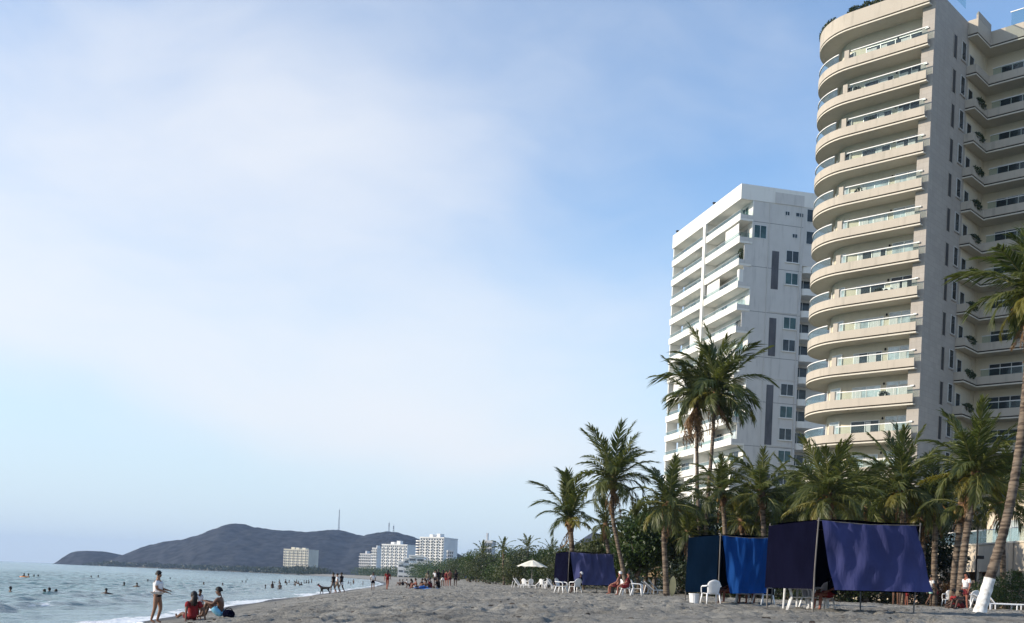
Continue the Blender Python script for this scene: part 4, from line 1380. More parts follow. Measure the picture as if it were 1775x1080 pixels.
def shelter(pL, pM, pR, H, label, front_m, dark_m, drop, bl, br, seed, fwd=0.22, roof_m=None):
    R = random.Random(seed)
    root = empty('beach_shelter', pM, 0, label, 'beach shelter', None)
    o = pM
    pB = Vector((pL.x + pR.x - pM.x, pL.y + pR.y - pM.y, 0)); pB.z = gz(pB.x, pB.y)
    top = {}
    for k, p in (('L', pL), ('M', pM), ('R', pR), ('B', pB)):
        t = Vector((p.x, p.y, pM.z + H)) - o + Vector((R.uniform(-.04, .04), R.uniform(-.04, .04), R.uniform(-.02, .03)))
        f = Vector((p.x, p.y, gz(p.x, p.y) - 0.3)) - o + Vector((R.uniform(-.07, .07), 0, 0))
        top[k] = t
        MB().tube(resample([f, f.lerp(t, 0.5) + Vector((R.uniform(-.03, .03), 0, 0)), t + Vector((0, 0, 0.07))], 6), [0.022, 0.022, 0.021, 0.021, 0.020, 0.020, 0.019], 7).build('pole', polem, root)
    for a, b in (('L', 'M'), ('M', 'R'), ('R', 'B'), ('B', 'L')):
        MB().tube([top[a], top[a].lerp(top[b], 0.5) - Vector((0, 0, 0.05)), top[b]], 0.012, 6).build('ridge_rope', polem, root)
    L, M_, Rr, B = top['L'], top['M'], top['R'], top['B']
    up = Vector((0, 0, 0.04))
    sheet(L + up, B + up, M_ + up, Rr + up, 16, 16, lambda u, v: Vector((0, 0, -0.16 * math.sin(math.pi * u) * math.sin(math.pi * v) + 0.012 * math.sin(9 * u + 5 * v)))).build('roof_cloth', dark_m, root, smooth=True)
    n = (Rr - M_).normalized()
    out = Vector((n.y, -n.x, 0))
    dn = Vector((0, 0, -drop))

    def fold(u, v):
        w = 0.10 * math.sin(math.pi * u) * math.sin(math.pi * min(1, v * 0.9)) + 0.045 * math.sin(14 * u + 3 * v + seed) * (0.35 + v * (1 - u)) + 0.03 * math.sin(9 * u - 7 * v + 2 * seed) + 0.02 * math.sin(31 * u + 9 * v * v) \
            + 0.05 * math.exp(-((u - 0.10 - 0.10 * v) / 0.05) ** 2) * (1 - 0.5 * v) + 0.06 * math.exp(-((u - 0.30 - 0.06 * v) / 0.03) ** 2) * (1 - v) ** 1.2 + 0.05 * math.exp(-((u - 0.62 - 0.05 * v) / 0.03) ** 2) * (1 - v) ** 1.5 + 0.05 * math.exp(-((u - 0.20 + 0.1 * v) / 0.03) ** 2) * v \
            + 0.03 * math.exp(-((u - 0.46 + 0.03 * v) / 0.025) ** 2) * (1 - v) ** 2 + 0.02 * math.sin(23 * u - 4 * v)
        sag = Vector((0, 0, -0.05 * math.sin(math.pi * u) * (1 - v)))
        return out * (w + fwd * v * v) + sag
    a, b = M_ + n * 0.07, Rr - n * 0.10
    sheet(a, b, a + dn + n * bl, b + dn + n * br + Vector((0, 0, 0.05)), 44, 26, fold).build('front_cloth', front_m, root, smooth=True)
    dn2 = Vector((0, 0, -drop * 1.0))
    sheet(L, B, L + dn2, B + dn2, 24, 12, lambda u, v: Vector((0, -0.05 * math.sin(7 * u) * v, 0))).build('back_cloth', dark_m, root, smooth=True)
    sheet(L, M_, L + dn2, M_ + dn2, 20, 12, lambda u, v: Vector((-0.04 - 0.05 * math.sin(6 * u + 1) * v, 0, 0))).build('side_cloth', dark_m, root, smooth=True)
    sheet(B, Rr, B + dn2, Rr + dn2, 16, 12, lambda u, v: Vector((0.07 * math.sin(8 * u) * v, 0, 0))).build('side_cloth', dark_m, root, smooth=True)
    return root


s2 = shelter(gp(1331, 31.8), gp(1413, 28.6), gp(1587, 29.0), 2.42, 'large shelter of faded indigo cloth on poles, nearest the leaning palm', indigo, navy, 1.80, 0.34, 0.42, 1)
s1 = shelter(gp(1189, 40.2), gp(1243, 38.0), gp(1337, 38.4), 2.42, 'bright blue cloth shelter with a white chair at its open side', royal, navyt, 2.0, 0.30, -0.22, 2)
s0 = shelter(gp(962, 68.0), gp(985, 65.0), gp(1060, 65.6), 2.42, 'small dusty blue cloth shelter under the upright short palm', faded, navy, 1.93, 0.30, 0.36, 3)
sf = shelter(gp(802, 282), gp(812, 276), gp(840, 277), 2.3, 'tiny far blue shelter where the trees meet the sand', clothmat('cloth_far_blue', (0.05, 0.08, 0.24), 0.3), clothmat('cloth_far_dark', (0.03, 0.045, 0.14), 0.2), 2.0, 0.0, 0.0, 4)

# ------------------------------------------------------------------ white plastic furniture
plas = mat('white_plastic', (0.78, 0.78, 0.78), rough=0.38, var=0.05, scale=3.0, spec=0.5)
CHM = {}


def chair_meshes():
    m = {}
    # seat: dished sheet with front lip
    vs = []; fs = []
    nu, nv = 8, 8
    for j in range(nv + 1):
        for i in range(nu + 1):
            u = i / nu * 2 - 1; v = j / nv
            x = u * (0.24 - 0.02 * v); y = -0.24 + 0.46 * v
            z = 0.42 - 0.025 * (1 - u * u) * math.sin(math.pi * v) - 0.03 * v - (0.04 if j == 0 else 0)
            vs.append((x, y, z))
    m['seat'] = thick(vs, nv + 1, nu + 1, 0.018)
    # backrest: curved fan with rounded top
    vs = []
    for j in range(10):
        for i in range(nu + 1):
            u = i / nu * 2 - 1; v = j / 9
            hw = 0.20 + 0.05 * v
            rnd = 1 - 0.14 * u * u * v
            x = u * hw * (1 - 0.25 * max(0, v - 0.75) / 0.25)
            y = 0.22 + 0.13 * v - 0.05 * u * u
            z = 0.39 + 0.48 * v * rnd
            vs.append((x, y, z))
    m['backrest'] = thick(vs, 10, nu + 1, 0.016)
    for s, nm in ((-1, 'al'), (1, 'ar')):
        m[nm] = MB().tube(resample([(s * 0.27, -0.24, 0.40), (s * 0.285, -0.23, 0.58), (s * 0.29, -0.12, 0.64), (s * 0.285, 0.08, 0.645), (s * 0.25, 0.27, 0.66)], 12), 0.026, 6, squash=0.7).mesh('armrest', plas, True)
    for nm, a, b in (('l0', (-0.25, -0.22, 0.41), (-0.29, -0.29, 0)), ('l1', (0.25, -0.22, 0.41), (0.29, -0.29, 0)), ('l2', (-0.21, 0.2, 0.40), (-0.25, 0.31, 0)), ('l3', (0.21, 0.2, 0.40), (0.25, 0.31, 0))):
        m[nm] = MB().tube([a, Vector(a).lerp(Vector(b), 0.5), b], [0.042, 0.034, 0.028], 6, squash=0.6).mesh('leg', plas, True)
    return m


def thick(vs, ny, nx, t):
    mb = MB()
    n = len(vs)
    fs = grid_faces(ny, nx).tolist()
    allv = [tuple(v) for v in vs] + [(v[0], v[1] + t * 0.6, v[2] - t * 0.8) for v in vs]
    f2 = [tuple(f) for f in fs] + [tuple(reversed([i + n for i in f])) for f in fs]
    edge = [i for i in range(nx)] + [(j + 1) * nx - 1 for j in range(1, ny)] + [(ny - 1) * nx + i for i in range(nx - 2, -1, -1)] + [j * nx for j in range(ny - 2, 0, -1)]
    for k in range(len(edge)):
        a, b = edge[k], edge[(k + 1) % len(edge)]
        f2.append((b, a, a + n, b + n))
    return mb.add(allv, f2).mesh('sheet', plas, True)


CHM = chair_meshes()


def chair(px, Y, rz, label, group='white plastic armchairs on the beach', pos=None):
    p = pos or gp(px, Y)
    r = empty('plastic_chair', p, rz, label, 'chair', group)
    link('seat', CHM['seat'], r); link('backrest', CHM['backrest'], r)
    for k in ('al', 'ar'):
        link('armrest', CHM[k], r)
    for k in ('l0', 'l1', 'l2', 'l3'):
        link('leg', CHM[k], r)
    return r


def D(a):
    return math.radians(a)


chair(1232, 37.6, D(188), 'white plastic armchair standing outside the bright blue shelter')
chair(1288, 39.2, D(160), 'white chair under the bright blue cloth, seaward one')
chair(1322, 38.6, D(120), 'white chair at the landward end of the bright blue shelter')
chair(1384, 31.4, D(80), 'white chair inside the large shelter by its seaward pole')
chair(1424, 31.3, D(200), 'white chair under the large shelter beside its corner pole')
chair(1408, 31.0, D(30), 'white chair inside the large shelter next to the table')
chair(972, 62, D(60), 'white chair turned sideways at the seaward end of the small shelter')
chair(997, 63, D(-150), 'white chair under the small shelter')
chair(1104, 57, D(75), 'white chair with angled back beside the seated bathers')
chair(1080, 60, D(110), 'white chair under the person in the white cap')
chair(1086, 57.5, D(100), 'white chair under the seated bather in dark red')
chair(910, 96, D(150), 'white chair left of the parasol, first of the row')
chair(918, 95, D(200), 'white chair under the parasol, by its pole')
chair(941, 94, D(140), 'white chair right of the parasol pole')
chair(950, 92, D(190), 'white chair last in the row, nearest the small shelter')
chair(1645, 52, D(170), 'white chair between the two leaning palm trunks and the terrace')
chair(1682, 50, D(200), 'white chair behind the whitewashed palm foot')

# low white table in the large shelter
tp = gp(1396, 32.0)
t = empty('plastic_table', tp, 0.3, 'low white plastic table inside the large shelter', 'table')
MB().box(-0.55, 0.55, -0.4, 0.4, 0.66, 0.70).build('table_top', plas, t)
for sx_ in (-1, 1):
    for sy_ in (-1, 1):
        MB().tube([(sx_ * 0.5, sy_ * 0.34, 0.66), (sx_ * 0.52, sy_ * 0.36, 0)], [0.035, 0.026], 6).build('leg', plas, t)
bk = gp(1203, 38.5)
MBp = MB().tube([(0, 0, 0), (0, 0, 0.36)], [0.15, 0.19], 14)
b_ = empty('bucket', bk, 0, 'white plastic bucket at the seaward pole of the bright blue shelter', 'bucket')
MBp.build('tub', plas, b_); MB().tube([(0, 0, 0.345), (0, 0, 0.375)], [0.205, 0.205], 14).build('rim', plas, b_)
MB().tube(resample([(-0.19, 0, 0.35), (-0.1, -0.12, 0.30), (0.1, -0.12, 0.30), (0.19, 0, 0.35)], 8), 0.008, 5).build('handle', steel, b_)


def lounger(px, Y, rz, back, label):
    r = empty('sun_lounger', gp(px, Y), rz, label, 'sun lounger', 'white sun loungers on the sand')
    ca, sa = math.cos(back), math.sin(back)
    for k in range(9):
        MB().box(-0.30, 0.30, -1.15 + 0.14 * k, -1.05 + 0.14 * k, 0.30, 0.325).build('slat', plas, r)
    for k in range(5):
        d0 = 0.06 + 0.14 * k
        sl = MB().box(-0.30, 0.30, -0.05, 0.05, -0.012, 0.012).build('slat', plas, r)
        sl.location = (0, 0.12 + d0 * ca, 0.31 + d0 * sa); sl.rotation_euler = (back, 0, 0)
    for s in (-1, 1):
        MB().tube([(s * 0.32, -1.2, 0.29), (s * 0.32, 0.12, 0.29)], 0.03, 6).build('side_rail', plas, r)
        MB().tube([(s * 0.32, 0.12, 0.30), (s * 0.32, 0.12 + 0.78 * ca, 0.30 + 0.78 * sa)], 0.03, 6).build('side_rail', plas, r)
        for yy in (-1.0, 0.1):
            MB().tube([(s * 0.31, yy, 0.29), (s * 0.33, yy, 0)], [0.032, 0.026], 6).build('leg', plas, r)
        MB().tube([(s * 0.31, 0.6, 0.29 + 0.45 * sa), (s * 0.33, 0.75, 0)], 0.026, 6).build('leg', plas, r)
    return r


lounger(902, 97, D(70), 0.9, 'white lounger, farthest from the small shelter in the parasol row')
lounger(928, 95, D(250), 0.8, 'white lounger right beneath the parasol')
lounger(960, 90, D(80), 0.9, 'white lounger between the parasol and the small shelter')
lounger(1133, 66, D(100), 0.7, 'white lounger seaward of the pale-trunked palm')
lounger(1143, 68, D(80), 0.8, 'white lounger behind the pale-trunked palm')
lounger(1716, 47, D(85), 0.5, 'white lounger by the clipped bush beside the whitewashed palm')
lounger(1726, 50, D(80), 0.9, 'white lounger with raised back before the clipped bush')

# parasol
pp = gp(921, 97)
U = empty('beach_parasol', pp, 0, 'wide white beach parasol with scalloped rim', 'parasol')
MB().tube([(0, 0, -0.4), (0, 0, 2.45)], 0.045, 8).build('pole', polem, U)
cap = mat('parasol_white', (0.76, 0.72, 0.60), rough=0.85, var=0.12, scale=2.0)
vs = []; fs = []; nr, ns = 5, 24
for j in range(nr + 1):
    for i in range(ns):
        an = 2 * math.pi * i / ns
        r_ = 1.42 * j / nr
        z_ = 2.55 - 0.62 * (j / nr) ** 1.15 + (0.05 * (i % 2) if j == nr else 0) - 0.02 * (i % 3)
        vs.append((r_ * math.cos(an), r_ * math.sin(an), z_))
for j in range(nr):
    for i in range(ns):
        i2 = (i + 1) % ns
        fs.append((j * ns + i, j * ns + i2, (j + 1) * ns + i2, (j + 1) * ns + i))
MB().add(vs, fs).build('canopy', cap, U)
for i in range(8):
    an = 2 * math.pi * i / 8
    MB().tube([(0, 0, 2.0), (0.75 * math.cos(an), 0.75 * math.sin(an), 2.2)], 0.012, 4).build('rib', polem, U)
MB().ball((0, 0, 2.62), 0.06, 8, 5).build('finial', polem, U)

# lamp post before the terrace
lp = gp(1689, 66)
LPst = empty('street_lamp', lp, 0, 'thin black lamp post standing before the cream terrace wall', 'lamp post')
blk = mat('black_metal', (0.02, 0.02, 0.022), rough=0.5, var=0.2)
MB().tube([(0, 0, -0.3), (0, 0, 0.5), (0.02, 0, 4.8)], [0.09, 0.06, 0.045], 8).build('pole', blk, LPst)
MB().tube([(0, 0, 4.8), (0, 0, 4.9), (0, 0, 5.2)], [0.05, 0.16, 0.10], 8).build('lamp_head', blk, LPst)
MB().box(0.04, 0.42, -0.1, 0.1, 2.9, 3.1).build('junction_box', blk, LPst)

# hut, board and shrubs among the palms
hp = gp(1143, 76)
HT = empty('thatched_hut', hp, 0, 'small thatched hut behind the pale-trunked palm', 'hut')
thatch = mat('thatch', (0.26, 0.19, 0.11), rough=1.0, var=0.4, scale=5.0, stretch=(5, 5, 1), bump=0.8)
MB().tube([(0, 0, 1.15), (0, 0, 1.6), (0, 0, 2.1)], [1.35, 0.8, 0.06], 14).build('roof', thatch, HT)
for k in range(6):
    an = 2 * math.pi * k / 6
    MB().tube([(1.0 * math.cos(an), 1.0 * math.sin(an), -0.2), (1.0 * math.cos(an), 1.0 * math.sin(an), 1.35)], 0.05, 6).build('post', polem, HT)
sb = gp(1166, 60)
ybd = mat('board_yellow', (0.70, 0.58, 0.30), rough=0.4, var=0.1)
sbo = empty('surf_board', sb, 0.2, 'pale yellow board propped beside the pale-trunked palm', 'board')
MB().add([(0.19 * math.sin(math.pi * min(1, max(0, t))) ** 0.6 * s, 0.10 * (1 - t) + d, 1.15 * t) for d in (0.0, 0.05) for t in [k / 12 for k in range(13)] for s in (-1, 1)],
         [(2 * k, 2 * k + 1, 2 * k + 3, 2 * k + 2) for k in range(12)] + [(26 + 2 * k + 2, 26 + 2 * k + 3, 26 + 2 * k + 1, 26 + 2 * k) for k in range(12)]
         + [(2 * k, 2 * k + 2, 28 + 2 * k, 26 + 2 * k) for k in range(12)] + [(2 * k + 3, 2 * k + 1, 27 + 2 * k, 29 + 2 * k) for k in range(12)]).build('deck', ybd, sbo)
MB().box(-0.01, 0.01, 0.05, 0.16, 0.06, 0.2).build('fin', ybd, sbo)

# ------------------------------------------------------------------ people
def skinm(name, c):
    return mat(name, c, rough=0.55, var=0.08, scale=6.0, spec=0.35)


SK = [skinm('skin_tan', (0.24, 0.12, 0.07)), skinm('skin_brown', (0.13, 0.065, 0.04)), skinm('skin_dark', (0.065, 0.035, 0.024)), skinm('skin_red', (0.27, 0.10, 0.065))]
HAIR = mat('hair_black', (0.012, 0.010, 0.009), rough=0.6, var=0.3)
CL = {}


def cl(n):
    cols = dict(white=(0.74, 0.72, 0.72), black=(0.014, 0.013, 0.016), red=(0.22, 0.024, 0.026), blue=(0.05, 0.16, 0.42), navy=(0.02, 0.03, 0.08), mint=(0.40, 0.66, 0.56), grey=(0.22, 0.22, 0.23), maroon=(0.12, 0.02, 0.025), sky=(0.22, 0.50, 0.66), khaki=(0.30, 0.26, 0.19), pink=(0.60, 0.24, 0.26))
    return mat('cloth_' + n, cols[n], rough=0.85, var=0.12, scale=5.0, spec=0.1)


def pose(kind, R):
    """joint positions of a 1.7 m figure facing +X"""
    J = dict(pel=(0, 0, .93), spi=(0, 0, 1.12), che=(.01, 0, 1.30), nkb=(0, 0, 1.45), hdb=(.02, 0, 1.53), hdt=(.025, 0, 1.63))
    J['nose'] = (.125, 0, 1.575)
    def arm(s, sh, el, wr):
        J['sh' + s] = sh; J['el' + s] = el; J['wr' + s] = wr
    def leg(s, hp_, kn, an, toe):
        J['hp' + s] = hp_; J['kn' + s] = kn; J['an' + s] = an; J['to' + s] = toe
    for s, q in (('l', 1), ('r', -1)):
        arm(s, (0, q * .165, 1.38), (-.03, q * .215, 1.11), (.05, q * .225, .88))
        leg(s, (0, q * .085, .88), (.02, q * .095, .49), (-.03, q * .10, .08), (.11, q * .12, .03))
    if kind == 'fold':
        for s, q in (('l', 1), ('r', -1)):
            arm(s, (0.01, q * .16, 1.37), (.06, q * .21, 1.12), (.30, q * .07, 1.06 + .03 * q))
        leg('l', (0, .08, .88), (.09, .09, .49), (-.02, .09, .08), (.12, .10, .03))
        leg('r', (0, -.08, .88), (-.03, -.09, .49), (-.14, -.10, .09), (0.0, -.11, .03))
    elif kind == 'walk':
        leg('l', (0, .085, .88), (.16, .09, .51), (.12, .09, .09), (.26, .1, .05))
        leg('r', (0, -.085, .88), (-.07, -.09, .49), (-.30, -.09, .16), (-.2, -.1, .05))
        arm('l', (0, .165, 1.38), (-.12, .22, 1.13), (-.08, .24, .90))
        arm('r', (0, -.165, 1.38), (.06, -.22, 1.12), (.22, -.22, .95))
    elif kind == 'spread':
        for s, q in (('l', 1), ('r', -1)):
            arm(s, (0, q * .165, 1.38), (.08, q * .42, 1.31), (.12, q * .68, 1.27))
    elif kind in ('legs_out', 'knees_up', 'chair', 'cross'):
        dz = {'legs_out': -.81, 'knees_up': -.81, 'cross': -.81, 'chair': -.43}[kind]
        bend = {'legs_out': -.10, 'knees_up': .07, 'cross': .05, 'chair': -.07}[kind]
        for k in list(J):
            p = J[k]; t = max(0, p[2] - .93)
            J[k] = (p[0] + bend * t * 2, p[1], p[2] + dz)
        for s, q in (('l', 1), ('r', -1)):
            if kind == 'legs_out':
                leg(s, (.03, q * .09, .11), (.44, q * .11, .17 + .05 * (q > 0)), (.86, q * .12, .07), (.90, q * .14, .19))
                arm(s, (-.07, q * .17, .57), (-.24, q * .27, .33), (-.30, q * .30, .06))
            elif kind == 'knees_up':
                leg(s, (.03, q * .09, .11), (.40, q * .15, .46), (.52, q * .15, .07), (.66, q * .16, .03))
                arm(s, (.07, q * .17, .57), (.19, q * .25, .40), (.44, q * .13, .47))
            elif kind == 'cross':
                leg(s, (.03, q * .09, .11), (.30, q * .34, .16), (.34, q * -.02, .08), (.36, q * -.16, .05))
                arm(s, (.05, q * .17, .57), (.12, q * .26, .34), (.34, q * .16, .22))
            else:
                leg(s, (.05, q * .09, .49), (.45, q * .13, .50), (.47, q * .14, .08), (.61, q * .15, .03))
                arm(s, (-.06, q * .17, .94), (.02, q * .26, .70), (.26, q * .22, .60))
    elif kind == 'lie':
        for k in list(J):
            p = J[k]
            J[k] = (p[2] - .93, p[1], .14 - p[0])
        J['nose'] = (J['hdt'][0] - .05, 0, .03)
        for s, q in (('l', 1), ('r', -1)):
            leg(s, (-.05, q * .085, .13), (-.44, q * .10, .11), (-.85, q * .11, .08), (-.95, q * .12, .02))
            arm(s, (.44, q * .165, .14), (.60, q * .30, .08), (.74, q * .10, .05))
    return J


RAD = dict(pel=.135, spi=.115, che=.135, nkb=.055, hdb=.078, hdt=.088, nose=.018, sh=.062, el=.042, wr=.028, pa=.032, hp=.098, kn=.058, an=.038, to=.030)


def skin_obj(name, V, E_, rad, root_i, m, parent=None, scale=1.0, sub=1):
    me = bpy.data.meshes.new(name)
    me.from_pydata([tuple(Vector(v) * scale) for v in V], E_, [])
    me.materials.append(m)
    o = bpy.data.objects.new(name, me)
    COL.objects.link(o)
    if parent:
        o.parent = parent
    md = o.modifiers.new('skin', 'SKIN')
    md.use_smooth_shade = True
    md.branch_smoothing = 0.6
    sv = me.skin_vertices[0].data
    for i, r in enumerate(rad):
        r = r if hasattr(r, '__len__') else (r, r)
        sv[i].radius = (r[0] * scale, r[1] * scale)
        sv[i].use_root = (i == root_i)
    if sub:
        s = o.modifiers.new('sub', 'SUBSURF'); s.levels = sub; s.render_levels = sub
    return o


def person(pos, yaw, h, kind, label, sk=0, top=None, bottom=None, hair=True, long_hair=False, cap=None, seed=0, fingers=False, group=None, fat=1.0, dress=None):
    R = random.Random(seed)
    J = pose(kind, R)
    keys = ['pel', 'spi', 'che', 'nkb', 'hdb', 'hdt', 'nose']
    V = [J[k] for k in keys]; rad = [RAD[k] for k in keys]
    for i in (0, 1, 2):
        rad[i] *= fat
    E_ = [(0, 1), (1, 2), (2, 3), (3, 4), (4, 5), (4, 6)]
    idx = {k: i for i, k in enumerate(keys)}
    for s in 'lr':
        chain = [('sh' + s, 'sh'), ('el' + s, 'el'), ('wr' + s, 'wr')]
        prev = idx['che']
        for k, r in chain:
            V.append(J[k]); rad.append(RAD[r] * (1 + (fat - 1) * .5)); idx[k] = len(V) - 1
            E_.append((prev, idx[k])); prev = idx[k]
        w, e = Vector(J['wr' + s]), Vector(J['el' + s])
        d = (w - e).normalized()
        V.append(tuple(w + d * .075)); rad.append((.034, .022)); pa = len(V) - 1; E_.append((prev, pa))
        sd = d.cross(Vector((0, 0, 1)))
        sd = sd.normalized() if sd.length > .1 else Vector((0, 1, 0))
        if fingers:
            for f_ in range(4):
                a = w + d * .12 + sd * (.03 - .02 * f_)
                b = a + d * (.045, .052, .048, .036)[f_] + Vector((0, 0, -.008))
                c_ = b + d * .025 + Vector((0, 0, -.018))
                i0 = len(V)
                V += [tuple(a), tuple(b), tuple(c_)]; rad += [.010, .009, .008]
                E_ += [(pa, i0), (i0, i0 + 1), (i0 + 1, i0 + 2)]
            a = w + d * .05 + sd * .04; b = a + d * .035 + sd * .02
            i0 = len(V); V += [tuple(a), tuple(b)]; rad += [.011, .009]; E_ += [(pa, i0), (i0, i0 + 1)]
        else:
            V.append(tuple(w + d * .15)); rad.append((.026, .014)); E_.append((pa, len(V) - 1))
        prev = idx['pel']
        for k, r in (('hp' + s, 'hp'), ('kn' + s, 'kn'), ('an' + s, 'an'), ('to' + s, 'to')):
            V.append(J[k]); rad.append(RAD[r] * (1 + (fat - 1) * .6)); idx[k] = len(V) - 1
            E_.append((prev, idx[k])); prev = idx[k]
    sc = h / 1.71
    o = skin_obj('person', V, E_, rad, 0, SK[sk], None, sc)
    o.location = pos; o.rotation_euler = (0, 0, yaw)
    tag(o, label, 'person', group)
    hd = (Vector(J['hdb']) + Vector(J['hdt'])) / 2
    ax = (Vector(J['hdt']) - Vector(J['nkb'])).normalized()
    fw = (Vector(J['nose']) - hd); fw = (fw - ax * fw.dot(ax)).normalized()
    if hair:
        mb = MB(); vs = []; fs = []
        sdv = ax.cross(fw)
        for i in range(6):
            th = math.radians(4 + 20 * i)
            for k in range(14):
                ph = 2 * math.pi * k / 14
                cut = 1.0 if math.cos(ph) < 0.25 else (0.62 if i > 3 else 1.0)
                th2 = th * (cut if i > 2 else 1)
                rr = .108 + .008 * R.random()
                dv = ax * math.cos(th2) * 1.12 + (fw * math.cos(ph) * 1.02 + sdv * math.sin(ph) * 0.9) * math.sin(th2)
                vs.append((hd + ax * .012 - fw * .012 + dv * rr) * sc)
        for i in range(5):
            for k in range(14):
                fs.append((i * 14 + k, i * 14 + (k + 1) % 14, (i + 1) * 14 + (k + 1) % 14, (i + 1) * 14 + k))
        fs.append(tuple(range(13, -1, -1)))
        mb.add(vs, fs)
        if long_hair:
            mb.tube([(hd + ax * .05 - fw * .06) * sc, (hd - ax * .06 - fw * .10) * sc, (hd - ax * .22 - fw * .11) * sc, (hd - ax * .32 - fw * .09) * sc], [.07 * sc, .085 * sc, .07 * sc, .02 * sc], 9, squash=0.7)
        mb.build('hair', cap or HAIR, o, smooth=True)
    for s in (-1, 1):
        if fingers:
            sdv = ax.cross(fw)
            MB().ball((hd - ax * .01 + sdv * s * .092 - fw * .01) * sc, (.02 * sc, .02 * sc, .032 * sc), 8, 5).build('ear', SK[sk], o, smooth=True)
            MB().ball((hd + ax * .005 + sdv * s * .034 + fw * .083) * sc, .010 * sc, 8, 5).build('eye', HAIR, o)
    if fingers:
        MB().ball((hd - ax * .052 + fw * .076) * sc, (.012 * sc, .022 * sc, .008 * sc), 8, 5).build('mouth', cl('maroon'), o)

    def wear(name, ks, es, grow, m, ends=None):
        v = [J[k] if k in J else k for k in ks]
        r = []
        for k in ks:
            b = k if k in RAD else k[:2]
            r.append(RAD[b] * grow * (fat if b in ('pel', 'spi', 'che') else 1))
        if ends:
            for k, (toward, t, rr) in ends.items():
                i = ks.index(k)
                v[i] = tuple(Vector(J[toward]).lerp(Vector(J[k]), t)); r[i] = rr
        skin_obj(name, v, es, r, 0, m, o, sc)
    if top:
        pe, sp_ = Vector(J['pel']), Vector(J['spi'])
        v = [J['spi'], tuple(sp_.lerp(pe, .55)), tuple(sp_.lerp(pe, 1.12)), J['che'], J['shl'], J['shr'], tuple(Vector(J['shl']).lerp(Vector(J['ell']), .72)), tuple(Vector(J['shr']).lerp(Vector(J['elr']), .72)), tuple(Vector(J['che']).lerp(Vector(J['nkb']), .55))]
        skin_obj('shirt', v, [(0, 1), (1, 2), (0, 3), (3, 4), (3, 5), (4, 6), (5, 7), (3, 8)], [.162 * fat, .172 * fat, .18 * fat, .172 * fat, .086, .086, .074, .074, .085], 0, cl(top), o, sc)
    if bottom:
        t = .62 if bottom[1] == 'short' else .10
        wear('shorts' if t > .3 else 'briefs', ['pel', 'spi', 'hpl', 'hpr', 'knl', 'knr'], [(0, 1), (0, 2), (0, 3), (2, 4), (3, 5)], 1.2, cl(bottom[0]),
             {'spi': ('pel', .30, .165 * fat), 'knl': ('hpl', t, .105 if t > .3 else .135), 'knr': ('hpr', t, .105 if t > .3 else .135)})
    return o


# family by the water
P1 = gp(271, 33.8)
person(P1, D(-6), 1.62, 'fold', 'standing person in white top and black bikini bottom holding something, at the waterline', 0, 'white', ('black', 'brief'), seed=1, fingers=True, fat=1.18)
P2 = gp(332, 31.6)
person(P2, D(128), 1.66, 'legs_out', 'seated person in a red shirt with legs stretched towards the sea', 1, 'red', ('maroon', 'short'), seed=2, fingers=True, long_hair=True)
person(gp(345, 32.6), D(-30), 0.92, 'stand', 'small child in a white top standing between the two seated adults', 1, 'white', ('maroon', 'short'), seed=3, fingers=True, fat=1.05)
person(gp(384, 32.4), D(178), 1.76, 'knees_up', 'seated bare-chested person in light blue shorts with knees drawn up', 1, None, ('sky', 'short'), seed=4, fingers=True, fat=1.1)
# bag and towel by them
bg_ = gp(396, 32.2)
bago = empty('beach_bag', bg_, 0, 'dark blue beach bag behind the seated bare-chested person', 'bag')
MB().ball((0, 0, 0.11), (0.19, 0.13, 0.14), 12, 8).build('sack', cl('navy'), bago, smooth=True)
MB().tube(resample([(-0.12, 0, 0.2), (-0.06, 0, 0.28), (0.06, 0, 0.28), (0.12, 0, 0.2)], 8), 0.014, 5).build('strap', cl('black'), bago)
R_ = random.Random(2)
for k, (px, Y, lb) in enumerate(((234, 32.5, 'pale crumpled bottle in the sand by the standing person in white'), (243, 32.3, 'white shell-like rubbish beside the crumpled bottle'))):
    q = gp(px, Y)
    e = empty('litter', q, R_.uniform(0, 3), lb, 'litter')
    MB().tube([(-0.12, 0, 0.05), (0.06, 0, 0.05), (0.1, 0, 0.05), (0.15, 0, 0.05)], [0.055, 0.055, 0.025, 0.02], 10).build('bottle', plas, e)
    MB().tube([(0.151, 0, 0.05), (0.175, 0, 0.05)], [0.024, 0.024], 8).build('lid', cl('sky'), e)

# walkers with a dog
person(gp(577, 90), D(150), 1.74, 'walk', 'dark-clothed walker holding the dog, nearest the dog', 1, 'black', ('grey', 'short'), seed=10)
person(gp(584, 92), D(165), 1.70, 'walk', 'walker in pale top between the two dark-clothed ones', 0, 'white', ('khaki', 'short'), seed=11)
person(gp(591, 90), D(150), 1.72, 'walk', 'walker in a black shirt and light trousers, landward of the trio', 2, 'black', ('white', 'short'), seed=12)


